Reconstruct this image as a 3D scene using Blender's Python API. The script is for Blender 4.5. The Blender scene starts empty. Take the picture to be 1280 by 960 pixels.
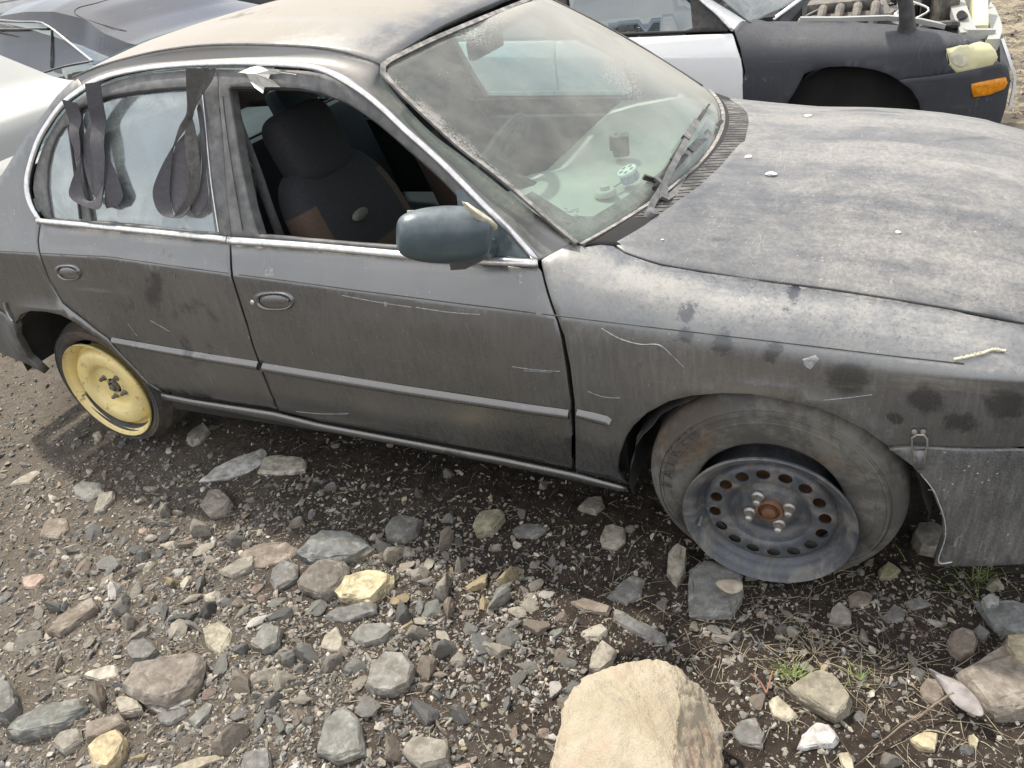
import bpy, bmesh, math, random
import numpy as np
from mathutils import Vector, Matrix, noise
from mathutils.bvhtree import BVHTree
from mathutils.geometry import delaunay_2d_cdt
random.seed(7)
D = bpy.data
sc = bpy.context.scene
col = sc.collection
rad = math.radians

# ------------------------------------------------------------------ camera
CP = Vector((0.1812, -1.5042, 1.6319)); FPX = 968.9
yaw, pit, rol = rad(-28.656), rad(32.158), rad(-9.894)
fw = Vector((math.sin(yaw)*math.cos(pit), math.cos(yaw)*math.cos(pit), -math.sin(pit)))
r0 = Vector((math.cos(yaw), -math.sin(yaw), 0)); u0 = r0.cross(fw)
rt = r0*math.cos(rol) + u0*math.sin(rol); up = -r0*math.sin(rol) + u0*math.cos(rol)
cam = D.objects.new('camera', D.cameras.new('camera')); col.objects.link(cam)
cam.matrix_world = Matrix(((rt.x, up.x, -fw.x, CP.x), (rt.y, up.y, -fw.y, CP.y), (rt.z, up.z, -fw.z, CP.z), (0, 0, 0, 1)))
cam.data.sensor_width = 36; cam.data.lens = FPX/1280*36; cam.data.clip_end = 900; cam.data.clip_start = .02
sc.camera = cam

# ------------------------------------------------------------------ sky, sun, exposure
SUN_EL, SUN_AZ = 60, -64          # azimuth from +Y towards +X, degrees
w = D.worlds.new('World'); sc.world = w; w.use_nodes = True
nt = w.node_tree; N = nt.nodes; L = nt.links
bg = N['Background']; bg.inputs[1].default_value = 0.15
sky = N.new('ShaderNodeTexSky'); sky.sky_type = 'NISHITA'; sky.sun_disc = False
sky.sun_elevation = rad(SUN_EL); sky.sun_rotation = rad(SUN_AZ)
sky.air_density = 1.2; sky.dust_density = 2.5
tc = N.new('ShaderNodeTexCoord'); mp = N.new('ShaderNodeMapping'); mp.inputs['Scale'].default_value = (1.6, 1.6, 4.5)
nz = N.new('ShaderNodeTexNoise'); nz.inputs['Scale'].default_value = 1.7; nz.inputs['Detail'].default_value = 7; nz.inputs['Roughness'].default_value = .58
nz.inputs['Distortion'].default_value = .5
rp = N.new('ShaderNodeValToRGB'); rp.color_ramp.elements[0].position = .30; rp.color_ramp.elements[1].position = .58
mx = N.new('ShaderNodeMix'); mx.data_type = 'RGBA'
mx.inputs['B'].default_value = (8.6, 8.6, 8.7, 1)
L.new(tc.outputs['Generated'], mp.inputs[0]); L.new(mp.outputs[0], nz.inputs['Vector']); L.new(nz.outputs['Fac'], rp.inputs[0])
L.new(rp.outputs[0], mx.inputs['Factor']); L.new(sky.outputs[0], mx.inputs['A']); L.new(mx.outputs['Result'], bg.inputs[0])
sun = D.objects.new('sun', D.lights.new('sun', 'SUN')); col.objects.link(sun)
sun.data.energy = 3.8; sun.data.angle = rad(2.5); sun.data.color = (1, .94, .85)
sd = Vector((math.sin(rad(SUN_AZ))*math.cos(rad(SUN_EL)), math.cos(rad(SUN_AZ))*math.cos(rad(SUN_EL)), math.sin(rad(SUN_EL))))
sun.rotation_euler = sd.to_track_quat('Z', 'Y').to_euler()
sc.view_settings.view_transform = 'Standard'; sc.view_settings.look = 'None'; sc.view_settings.exposure = 0.50
sc.view_settings.gamma = 1; sc.view_settings.use_curve_mapping = False
sc.cycles.max_bounces = 7; sc.cycles.transparent_max_bounces = 12

# ------------------------------------------------------------------ helpers
def ray(px, py): return fw + rt*((px-640)/FPX) - up*((py-480)/FPX)
def onY(px, py, y): d = ray(px, py); return CP + d*((y-CP.y)/d.y)
def onZ(px, py, z): d = ray(px, py); return CP + d*((z-CP.z)/d.z)
def lerp(a, b, t): return a+(b-a)*t
def sst(x, a, b):
    t = min(1, max(0, (x-a)/(b-a))); return t*t*(3-2*t)
def itp(x, P):
    if x <= P[0][0]: return P[0][1]
    for a, b in zip(P, P[1:]):
        if x <= b[0]: return lerp(a[1], b[1], (x-a[0])/(b[0]-a[0]))
    return P[-1][1]
def crom(P, n=6, closed=False):
    P = [Vector(p) for p in P]; out = []
    m = len(P)
    for i in range(m if closed else m-1):
        p0 = P[i-1] if (i or closed) else P[0]; p1 = P[i]; p2 = P[(i+1) % m]; p3 = P[(i+2) % m] if (closed or i+2 < m) else P[-1]
        for k in range(n):
            t = k/n
            out.append(.5*((2*p1)+(p2-p0)*t+(2*p0-5*p1+4*p2-p3)*t*t+(3*p1-p0-3*p2+p3)*t*t*t))
    if not closed: out.append(P[-1])
    return out
def resamp(P, n):
    P = [Vector(p) for p in P]; L_ = [0]
    for a, b in zip(P, P[1:]): L_.append(L_[-1]+(b-a).length)
    out = []; j = 0
    for i in range(n):
        t = L_[-1]*i/(n-1)
        while j < len(P)-2 and L_[j+1] < t: j += 1
        s = (t-L_[j])/max(1e-9, L_[j+1]-L_[j]); out.append(P[j].lerp(P[j+1], min(1, s)))
    return out
def props(o, label=None, cat=None, group=None, kind=None):
    if label: o['label'] = label
    if cat: o['category'] = cat
    if group: o['group'] = group
    if kind: o['kind'] = kind
    return o
def mk(name, V, F, mat, parent=None, smooth=True, mi=None, sharp=None):
    me = D.meshes.new(name); me.from_pydata([tuple(v) for v in V], [], F)
    mats = mat if isinstance(mat, (list, tuple)) else [mat]
    for m in mats: me.materials.append(m)
    if mi is not None: me.polygons.foreach_set('material_index', mi)
    if smooth: me.polygons.foreach_set('use_smooth', [True]*len(F))
    me.update()
    if sharp: me.set_sharp_from_angle(angle=rad(sharp))
    o = D.objects.new(name, me); col.objects.link(o)
    if parent: o.parent = parent
    return o
class MB:
    """collects pieces into one mesh"""
    def __init__(s): s.V = []; s.F = []; s.M = []
    def add(s, V, F, m=0):
        b = len(s.V); s.V += [Vector(v) for v in V]; s.F += [tuple(i+b for i in f) for f in F]; s.M += [m]*len(F)
    def box(s, c, d, rot=None, m=0, bev=.12):
        c = Vector(c); hx, hy, hz = d[0]/2, d[1]/2, d[2]/2; b = min(hx, hy, hz)*bev*2
        bm = bmesh.new(); bmesh.ops.create_cube(bm, size=1)
        for v in bm.verts: v.co = Vector((v.co.x*hx*2, v.co.y*hy*2, v.co.z*hz*2))
        if b > 0: bmesh.ops.bevel(bm, geom=bm.edges[:], offset=b, segments=2, affect='EDGES', profile=.6)
        R = rot.to_matrix() if rot is not None and hasattr(rot, 'to_matrix') else (rot or Matrix.Identity(3))
        bm.verts.index_update()
        s.add([R@v.co+c for v in bm.verts], [[v.index for v in f.verts] for f in bm.faces], m); bm.free()
    def sweep(s, P, sec, upv=(0, 0, 1), m=0, cap=True):
        """sec(i,t)->list of 2D pts"""
        P = [Vector(p) for p in P]; n = len(P); V = []; k = None; upv = Vector(upv)
        for i, p in enumerate(P):
            t = (P[min(i+1, n-1)]-P[max(i-1, 0)]).normalized()
            a = t.cross(upv)
            if a.length < 1e-4: a = t.cross(Vector((1, 0, 0)))
            a.normalize(); b = a.cross(t)
            S = sec(i, i/(n-1)); k = len(S)
            V += [p+a*x+b*y for x, y in S]
        F = [(i*k+j, i*k+(j+1) % k, (i+1)*k+(j+1) % k, (i+1)*k+j) for i in range(n-1) for j in range(k)]
        if cap: F += [tuple(range(k))[::-1], tuple((n-1)*k+j for j in range(k))]
        s.add(V, F, m)
    def tube(s, P, r, k=8, m=0, upv=(0, 0, 1)):
        rr = r if callable(r) else (lambda t: r)
        s.sweep(P, lambda i, t: [(rr(t)*math.cos(a*2*math.pi/k), rr(t)*math.sin(a*2*math.pi/k)) for a in range(k)], upv, m)
    def bar(s, P, w_, h_, upv=(0, 0, 1), m=0):
        s.sweep(P, lambda i, t: [(-w_/2, -h_/2), (w_/2, -h_/2), (w_/2, h_/2), (-w_/2, h_/2)], upv, m)
    def lathe(s, prof, c, ax, n=48, m=0, a0=0, a1=2*math.pi):
        """prof: (radius, depth along ax)"""
        c = Vector(c); ax = Vector(ax).normalized(); e1 = ax.orthogonal().normalized(); e2 = ax.cross(e1); k = len(prof)
        full = abs(a1-a0-2*math.pi) < 1e-6; nn = n if full else n+1
        V = []
        for i in range(nn):
            a = a0+(a1-a0)*i/n; d = e1*math.cos(a)+e2*math.sin(a)
            V += [c+d*r+ax*z for r, z in prof]
        F = []
        for i in range(n):
            i2 = (i+1) % nn
            for j in range(k-1): F.append((i*k+j, i*k+j+1, i2*k+j+1, i2*k+j))
        s.add(V, F, m)
    def ball(s, c, r, n=2, m=0, f=None):
        bm = bmesh.new(); bmesh.ops.create_icosphere(bm, subdivisions=n, radius=1); bm.verts.index_update()
        rr = r if isinstance(r, (tuple, list)) else (r, r, r)
        V = []
        for v in bm.verts:
            q = Vector((v.co.x*rr[0], v.co.y*rr[1], v.co.z*rr[2]))
            V.append((f(q) if f else q)+Vector(c))
        s.add(V, [[v.index for v in f_.verts] for f_ in bm.faces], m); bm.free()
    def build(s, name, mat, parent=None, smooth=True, sharp=35):
        return mk(name, s.V, s.F, mat, parent, smooth, s.M, sharp)
def empty(name, loc=(0, 0, 0)):
    o = D.objects.new(name, None); col.objects.link(o); o.location = loc; o.empty_display_size = .1; return o

# ------------------------------------------------------------------ materials
class NG:
    def __init__(s, name):
        s.m = D.materials.new(name); s.m.use_nodes = True; s.t = s.m.node_tree; s.n = s.t.nodes; s.l = s.t.links
        s.b = s.n['Principled BSDF']; s.out = s.n['Material Output']; s._o = None; s._g = None
    def node(s, typ, **kw):
        x = s.n.new('ShaderNode'+typ)
        for k, v in kw.items(): setattr(x, k, v)
        return x
    def obj(s):
        if not s._o: s._o = s.node('TexCoord')
        return s._o.outputs['Object']
    def geo(s):
        if not s._g: s._g = s.node('NewGeometry')
        return s._g
    def pos(s): return s.geo().outputs['Position']
    def inp(s, sock, v):
        if isinstance(v, bpy.types.NodeSocket): s.l.new(v, sock)
        elif isinstance(v, (tuple, list)) and sock.type == 'RGBA' and len(v) == 3: sock.default_value = (*v, 1)
        else: sock.default_value = v
    def noise(s, scale=5, detail=4, rough=.55, vec=None, dist=0, sc3=None):
        x = s.node('TexNoise'); v = vec or s.pos()
        if sc3: v = s.mapping(v, sc3)
        s.l.new(v, x.inputs['Vector']); x.inputs['Scale'].default_value = scale; x.inputs['Detail'].default_value = detail
        x.inputs['Roughness'].default_value = rough; x.inputs['Distortion'].default_value = dist
        return x.outputs['Fac']
    def mapping(s, v, sc3=(1, 1, 1), rot=(0, 0, 0), loc=(0, 0, 0)):
        m = s.node('Mapping'); s.l.new(v, m.inputs[0]); m.inputs['Scale'].default_value = sc3; m.inputs['Rotation'].default_value = rot; m.inputs['Location'].default_value = loc
        return m.outputs[0]
    def voro(s, scale, vec=None, feat='F1', out='Distance', rnd=1):
        x = s.node('TexVoronoi'); x.feature = feat; s.l.new(vec or s.pos(), x.inputs['Vector']); x.inputs['Scale'].default_value = scale
        x.inputs['Randomness'].default_value = rnd
        return x.outputs[out]
    def rr(s, f, a, b, c=0, d=1, smooth=True):
        x = s.node('MapRange'); x.interpolation_type = 'SMOOTHSTEP' if smooth else 'LINEAR'
        s.inp(x.inputs['Value'], f); x.inputs['From Min'].default_value = a; x.inputs['From Max'].default_value = b
        x.inputs['To Min'].default_value = c; x.inputs['To Max'].default_value = d
        return x.outputs['Result']
    def math(s, op, a, b=0, c=None):
        x = s.node('Math', operation=op); s.inp(x.inputs[0], a); s.inp(x.inputs[1], b)
        if c is not None: s.inp(x.inputs[2], c)
        return x.outputs[0]
    def mul(s, a, b): return s.math('MULTIPLY', a, b)
    def addm(s, a, b): return s.math('ADD', a, b)
    def sat(s, a):
        x = s.node('Clamp'); s.inp(x.inputs[0], a); return x.outputs[0]
    def mix(s, f, a, b, blend='MIX'):
        x = s.node('Mix', data_type='RGBA', blend_type=blend); s.inp(x.inputs['Factor'], f); s.inp(x.inputs['A'], a); s.inp(x.inputs['B'], b)
        return x.outputs['Result']
    def ramp(s, f, stops):
        x = s.node('ValToRGB'); cr = x.color_ramp
        while len(cr.elements) < len(stops): cr.elements.new(.5)
        for e, (p, c) in zip(cr.elements, stops): e.position = p; e.color = (*c, 1)
        s.inp(x.inputs[0], f); return x.outputs[0]
    def sep(s, v):
        x = s.node('SeparateXYZ'); s.l.new(v, x.inputs[0]); return x.outputs
    def nz(s): return s.sep(s.geo().outputs['Normal'])[2]
    def bump(s, h, st=.3, dist=.01, prev=None):
        x = s.node('Bump'); s.inp(x.inputs['Height'], h); x.inputs['Strength'].default_value = st; x.inputs['Distance'].default_value = dist
        if prev: s.l.new(prev, x.inputs['Normal'])
        return x.outputs[0]
    def set(s, base=None, rough=None, metal=None, normal=None, spec=None, **kw):
        for k, v in (('Base Color', base), ('Roughness', rough), ('Metallic', metal), ('Normal', normal), ('Specular IOR Level', spec)):
            if v is not None: s.inp(s.b.inputs[k], v)
        for k, v in kw.items(): s.inp(s.b.inputs[k.replace('_', ' ')], v)
        return s.m
def simple(name, c1, c2=None, rough=.6, metal=0, scale=12, bump=.15, bd=.002, dust=0, dcol=(.34, .30, .25), spec=.5, chips=0):
    g = NG(name); c2 = c2 or tuple(x*.7 for x in c1)
    f = g.noise(scale, 5, .6, g.obj())
    c = g.mix(g.rr(f, .35, .65), c1, c2); r = rough
    if dust:
        dm = g.sat(g.mul(g.rr(g.nz(), -.1, .9, .25, 1), g.rr(g.noise(scale*.6, 6, .7), .35, .7, .2*dust, dust)))
        c = g.mix(dm, c, dcol); r = g.addm(g.mul(dm, .5), rough)
        r = g.sat(r)
    return g.set(c, r, metal, g.bump(g.noise(scale*6, 4, .6, g.obj()), bump, bd), spec)

def paint_mat(name, base, base2, dust_top=.8, dust_side=.22, dcol=(.46, .42, .36), metal=.35, rough=.38, fleck=.5, roofy=0, wipes=(), scuff=1.0, hoody=0):
    """old car paint under settled dust: more on surfaces that face up, streaked down the sides"""
    g = NG(name)
    big = g.noise(1.6, 6, .6); mid = g.noise(9, 6, .65, dist=.6); fine = g.noise(120, 3, .7)
    streak = g.noise(34, 5, .6, sc3=(1, 1, .22), dist=.3); along = g.noise(2.6, 7, .66, sc3=(.22, 2.2, 1.3), dist=.35)
    upf = g.rr(g.nz(), .12, .80)
    c = g.mix(g.rr(big, .3, .7), base, base2)
    top = g.mul(g.rr(g.addm(g.mul(along, .62), g.mul(mid, .38)), .36, .60, .30, 1), dust_top)
    top = g.sat(g.math('SUBTRACT', top, g.rr(fine, .48, .75, 0, .30)))
    vs = g.noise(95, 4, .7, sc3=(1, 1, .12)); grain = g.noise(210, 3, .75); drops = g.rr(g.noise(75, 4, .8), .40, .62)
    side = g.addm(g.mul(g.rr(vs, .40, .70), .45), g.mul(g.rr(grain, .42, .66), .45)); side = g.mul(g.addm(side, g.mul(g.rr(big, .35, .65), .35)), dust_side)
    top = g.mul(top, g.rr(g.addm(g.mul(drops, .5), g.mul(grain, .5)), .20, .75, .72, 1.10))
    if hoody:
        sx = g.sep(g.pos()); top = g.mul(top, g.rr(g.addm(g.addm(g.mul(sx[0], .9), g.mul(sx[1], .55)), g.mul(g.math('SUBTRACT', mid, .5), .5)), -.15, .55, .38, 1))
    dm = g.addm(g.mul(upf, top), g.mul(g.math('SUBTRACT', 1, upf), side))
    if roofy:  # extra beige dust lying on the roof
        z = g.sep(g.pos())[2]
        dm = g.addm(dm, g.mul(g.rr(g.addm(z, g.mul(mid, .05)), 1.375, 1.425), roofy))
    spk = g.rr(g.voro(55, feat='F1'), .13, .07); spk = g.mul(spk, g.rr(g.noise(6, 3), .52, .6))
    if wipes:
        wn = g.mul(g.math('SUBTRACT', g.noise(22, 6, .75), .5), .085); acc = None
        for (wx, wz, wr_) in wipes:
            dv = g.node('VectorMath', operation='DISTANCE'); sx = g.sep(g.pos()); cb_ = g.node('CombineXYZ'); g.l.new(sx[0], cb_.inputs[0]); g.l.new(sx[2], cb_.inputs[2])
            g.l.new(cb_.outputs[0], dv.inputs[0]); dv.inputs[1].default_value = (wx, 0, wz)
            k_ = g.rr(g.addm(dv.outputs['Value'], wn), wr_*1.1, wr_*.5); acc = k_ if acc is None else g.math('MAXIMUM', acc, k_)
        dm = g.mul(dm, g.math('SUBTRACT', 1, g.mul(acc, .85)))
    dm = g.sat(dm)
    if wipes: c = g.mix(g.mul(acc, .42), c, (.04, .042, .044))
    c = g.mix(dm, c, dcol); c = g.mix(g.mul(spk, fleck), c, (.55, .54, .5))
    scf = g.mul(g.rr(g.noise(5, 8, .72, sc3=(.22, 1, 2.6)), .575, .68), g.rr(g.noise(1.7, 3), .45, .6)); c = g.mix(g.mul(scf, .42*scuff), c, (.40, .385, .33))
    drk = g.mul(g.rr(g.noise(3.1, 7, .7, dist=.4, sc3=(1, 1, .8)), .60, .68), .55*scuff); c = g.mix(drk, c, (.045, .045, .047))
    vl = g.rr(g.math('ABSOLUTE', g.math('SUBTRACT', g.noise(9, 3, .5, sc3=(4, 1, .25)), .5)), .004, .001); c = g.mix(g.mul(g.mul(vl, g.rr(g.noise(7, 3), .50, .60)), .4*scuff), c, (.42, .41, .38))
    scr = g.rr(g.math('ABSOLUTE', g.math('SUBTRACT', g.noise(7, 2, .4, sc3=(2.2, 1, .5), dist=.25), .5)),   .0020, .0006)
    scr = g.mul(scr, g.rr(g.noise(4.3, 2), .52, .62)); c = g.mix(g.mul(scr, .35), c, (.5, .49, .46))
    r = g.sat(g.addm(g.addm(rough, g.mul(dm, .6)), g.mul(fine, .10)))
    nb = g.bump(g.noise(2.3, 2, .4), .25, .02)
    nb = g.bump(g.addm(g.mul(fine, .6), g.mul(mid, .2)), .07, .001, nb)
    return g.set(c, r, g.mul(g.math('SUBTRACT', 1, dm), metal), nb)
M = {}
M['paint'] = paint_mat('dusty_grey_paint', (.165, .17, .174), (.205, .209, .212), .60, .15, dcol=(.285, .258, .218), metal=.88, rough=.21, roofy=.55)
M['hoodpaint'] = paint_mat('dusty_bonnet_paint', (.075, .08, .088), (.10, .105, .112), .68, .25, dcol=(.345, .325, .29), metal=.4, rough=.33, hoody=1)
M['wing'] = paint_mat('dusty_wing_paint', (.165, .17, .174), (.205, .209, .212), .60, .20, dcol=(.37, .35, .31), metal=.85, rough=.22, wipes=((-.19, .77, .024), (-.185, .735, .022), (-.10, .72, .030), (.0, .705, .020), (.03, .80, .014), (.31, .63, .040), (.38, .58, .035), (.26, .575, .016), (.45, .63, .04), (.16, .665, .05)))
M['bumper'] = paint_mat('scuffed_bumper', (.050, .051, .052), (.085, .085, .086), .7, .34, dcol=(.36, .35, .33), metal=.2, rough=.32, fleck=.9)
M['white'] = paint_mat('white_paint', (.80, .80, .79), (.74, .74, .73), .35, .06, dcol=(.5, .48, .44), metal=0, rough=.3, fleck=.1, scuff=.15)
M['darkfender'] = paint_mat('matt_dark_primer', (.030, .033, .042), (.04, .043, .05), .30, .06, dcol=(.19, .18, .165), metal=0, rough=.5, fleck=.1, scuff=.3)
M['black'] = paint_mat('black_paint', (.028, .029, .036), (.030, .031, .036), .05, .01, dcol=(.25, .25, .25), metal=0, rough=.14, fleck=.05, scuff=0)
M['black'].node_tree.nodes['Principled BSDF'].inputs['Specular IOR Level'].default_value = .28
M['dullwhite'] = paint_mat('dull_white_paint', (.35, .355, .33), (.31, .315, .295), .35, .08, dcol=(.34, .33, .29), metal=0, rough=.35, fleck=.1, scuff=.2)
M['frame'] = simple('door_frame_dusty', (.055, .056, .058), (.10, .10, .10), .5, .1, 30, .2, .001, dust=.5, dcol=(.36, .35, .33))
M['chrome'] = simple('dull_bright_trim', (.72, .72, .72), (.58, .57, .56), .28, .75, 60, .08, .0005)
M['rubber'] = simple('black_rubber', (.018, .018, .019), (.03, .03, .03), .7, 0, 40, .3, .001, dust=.25)
M['wsrubber'] = simple('dusty_rubber', (.05, .05, .05), (.08, .08, .08), .75, 0, 60, .3, .001, dust=.9, dcol=(.42, .39, .35))
M['dark'] = simple('dark_underbody', (.012, .012, .012), (.02, .019, .017), .9, 0, 8, .3, .003)  # near-black colour for underbody, inner panels and seams
M['liner'] = simple('arch_liner', (.02, .02, .021), (.03, .03, .03), .75, 0, 10, .3, .003, dust=.25)
M['plastic'] = simple('black_plastic', (.022, .022, .024), (.03, .03, .032), .55, 0, 30, .2, .001, dust=.7, dcol=(.36, .34, .31))
M['mirror'] = simple('blue_grey_mirror_paint', (.048, .074, .086), (.062, .088, .098), .30, .25, 18, .1, .001, dust=.35, dcol=(.4, .4, .38))
M['filler'] = simple('cream_filler', (.62, .58, .45), (.5, .46, .34), .8, 0, 60, .4, .001)
M['glove'] = simple('grey_dash', (.46, .475, .43), (.40, .42, .39), .85, 0, 8, .1, .001)
M['interior'] = simple('dark_interior', (.035, .037, .04), (.05, .05, .052), .85, 0, 12, .2, .001)
M['seatblack'] = simple('black_seat_cloth', (.016, .016, .019), (.024, .024, .027), .95, 0, 160, .5, .001)
M['seatbrown'] = simple('brown_seat_cloth', (.080, .050, .035), (.065, .042, .030), .95, 0, 160, .5, .001)
M['badge'] = simple('grey_embroidery', (.17, .165, .14), (.10, .10, .085), .9, 0, 60, .3, .001)
M['belt'] = simple('grey_seat_belt', (.10, .10, .105), (.13, .13, .13), .8, 0, 90, .3, .001)
M['strap'] = simple('black_webbing', (.040, .039, .047), (.052, .050, .060), .75, 0, 120, .35, .0008, dust=.15)
M['strapold'] = simple('worn_webbing', (.045, .043, .040), (.03, .028, .025), .75, 0, 90, .4, .0008, dust=.55, dcol=(.22, .21, .19))
M['steel'] = simple('dusty_steel', (.45, .44, .42), (.3, .27, .24), .4, .7, 50, .3, .001, dust=.2)
M['engine'] = simple('grimy_metal', (.06, .057, .052), (.16, .145, .12), .6, .3, 25, .5, .004, dust=.4)
M['alu'] = simple('cast_aluminium', (.5, .49, .46), (.33, .31, .28), .5, .4, 25, .3, .002)
M['amber'] = simple('amber_lens', (.75, .30, .015), (.6, .2, .01), .25, 0, 70, .2, .001)
M['yellens'] = simple('yellowed_lens', (.72, .66, .36), (.64, .60, .38), .22, 0, 9, .05, .001)
M['paper'] = simple('clear_tape', (.50, .49, .45), (.38, .37, .33), .35, 0, 60, .4, .002)
M['bark'] = simple('dry_twig', (.22, .17, .12), (.13, .10, .07), .9, 0, 60, .5, .001)

def rim_mat(name, a, b, rustamt, rough=.45, dustc=(.30, .27, .22), dust=.3):
    g = NG(name)
    c = g.mix(g.rr(g.noise(16, 6, .65, g.obj()), .3, .7), a, b)
    rm = g.mul(g.rr(g.noise(30, 7, .75, g.obj(), .4), .56, .66), rustamt)
    c = g.mix(rm, c, g.mix(g.noise(90, 3, .6, g.obj()), (.20, .075, .025), (.10, .045, .02)))
    dm = g.mul(g.rr(g.noise(11, 6, .7, g.obj(), .6), .42, .68), dust); c = g.mix(dm, c, dustc)
    r = g.sat(g.addm(g.addm(rough, g.mul(rm, .4)), g.mul(dm, .45)))
    return g.set(c, r, .15, g.bump(g.noise(60, 5, .7, g.obj()), .22, .0015))
M['rimgrey'] = rim_mat('blue_grey_steel_rim', (.082, .090, .102), (.052, .058, .068), .5, .38, dust=.5)
M['rimyellow'] = rim_mat('yellow_spare_rim', (.78, .63, .25), (.70, .58, .28), .7, .42, (.55, .48, .28), .25)
M['rust'] = rim_mat('rusty_hub', (.20, .09, .04), (.10, .05, .03), .8, .7)
def tyre_mat(name, dcol, amt):
    g = NG(name)
    c = g.mix(g.noise(20, 4, .6, g.obj()), (.022, .022, .022), (.04, .039, .037))
    dm = g.rr(g.addm(g.mul(g.noise(5.5, 7, .7, g.obj(), .8), .7), g.mul(g.noise(40, 4, .7, g.obj()), .3)), .44, .60, .38*amt, amt)
    brown = g.rr(g.noise(3.3, 5, .6, g.obj(), .5), .5, .62)
    c = g.mix(dm, c, g.mix(brown, dcol, (.17, .125, .085)))
    return g.set(c, .85, 0, g.bump(g.noise(70, 5, .7, g.obj()), .3, .0015))
M['tyre'] = tyre_mat('muddy_tyre_rubber', (.185, .175, .15), .70)
M['tyre2'] = tyre_mat('worn_spare_rubber', (.10, .097, .09), .65)

def glass_mat(name, tint, refl, dustlo, dustcol=(.5, .49, .46), rough=.04, kind='side'):
    g = NG(name); g.n.remove(g.b)
    tr = g.node('BsdfTransparent'); tr.inputs[0].default_value = (*tint, 1)
    gl = g.node('BsdfGlossy'); gl.inputs['Roughness'].default_value = rough
    gl.inputs['Color'].default_value = (.86, .93, .92, 1)
    lw = g.node('LayerWeight'); lw.inputs[0].default_value = .5; frs = g.addm(g.mul(g.math('POWER', lw.outputs['Facing'], 5.0), .9), .04)
    m1 = g.node('MixShader'); g.inp(m1.inputs[0], g.sat(g.addm(frs, refl))); g.l.new(tr.outputs[0], m1.inputs[1]); g.l.new(gl.outputs[0], m1.inputs[2])
    df = g.node('BsdfDiffuse'); tl = g.node('BsdfTranslucent'); m2 = g.node('MixShader'); m2.inputs[0].default_value = .3
    g.l.new(df.outputs[0], m2.inputs[1]); g.l.new(tl.outputs[0], m2.inputs[2])
    if kind == 'ws':
        uv = g.node('UVMap'); s = g.sep(uv.outputs[0]); U, V_ = s[0], s[1]
        n1 = g.noise(3.5, 6, .65, dist=.8); n2 = g.noise(9, 5, .7); sp = g.noise(150, 3, .8)
        a = g.addm(g.addm(U, g.mul(V_, .42)), g.mul(g.math('SUBTRACT', n1, .5), .30))
        heavy = g.rr(a, .42, .98, 0, .86)
        # speckled band of old spray across the middle and under the roof edge
        band = g.mul(g.rr(g.math('ABSOLUTE', g.math('SUBTRACT', g.addm(V_, g.mul(U, -.42)), .20)), .16, .05), g.rr(U, .38, .52))
        topb = g.mul(g.rr(V_, .74, .92), g.rr(U, .18, .3))
        spk = g.mul(g.sat(g.addm(band, topb)), g.rr(sp, .46, .58, .25, .95))
        edge = g.rr(g.math('MINIMUM', g.math('MINIMUM', U, g.math('SUBTRACT', 1, U)), g.math('SUBTRACT', 1, V_)), .006, -.028, 0, 1)
        edge = g.mul(edge, g.rr(g.addm(g.mul(sp, .5), g.mul(n2, .5)), .44, .56, 0, .85))
        film = g.rr(n2, .3, .7, dustlo*.7, dustlo*1.3)
        dm = g.sat(g.math('MAXIMUM', g.math('MAXIMUM', heavy, spk), g.math('MAXIMUM', edge, film)))
        dots = g.mul(g.rr(g.voro(45), .09, .05), .8); dm = g.math('MAXIMUM', dm, g.mul(dots, g.rr(n2, .5, .6)))
        c = g.mix(g.rr(n1, .35, .65), dustcol, tuple(x*.86 for x in dustcol))
    else:
        dm = g.rr(g.addm(g.mul(g.noise(7, 6, .7, dist=.7), .8), g.mul(g.noise(140, 2, .7), .2)), .35, .68, dustlo*.45, dustlo*1.5)
        c = dustcol
    for x in (df, tl): g.inp(x.inputs[0], c)
    m3 = g.node('MixShader'); g.inp(m3.inputs[0], dm); g.l.new(m1.outputs[0], m3.inputs[1]); g.l.new(m2.outputs[0], m3.inputs[2])
    g.l.new(m3.outputs[0], g.out.inputs[0]); return g.m
M['ws'] = glass_mat('dusty_windscreen', (.70, .83, .77), .03, .27, (.53, .51, .455), .08, 'ws')
M['sideglass'] = glass_mat('filmed_side_glass', (.12, .15, .15), .36, .50, (.40, .43, .425), .11)
M['farglass'] = glass_mat('far_side_glass', (.62, .80, .82), .05, .22, (.5, .6, .6), .08)
M['darkglass'] = glass_mat('dark_car_glass', (.05, .06, .07), .20, .05, (.3, .3, .3), .03)

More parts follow.
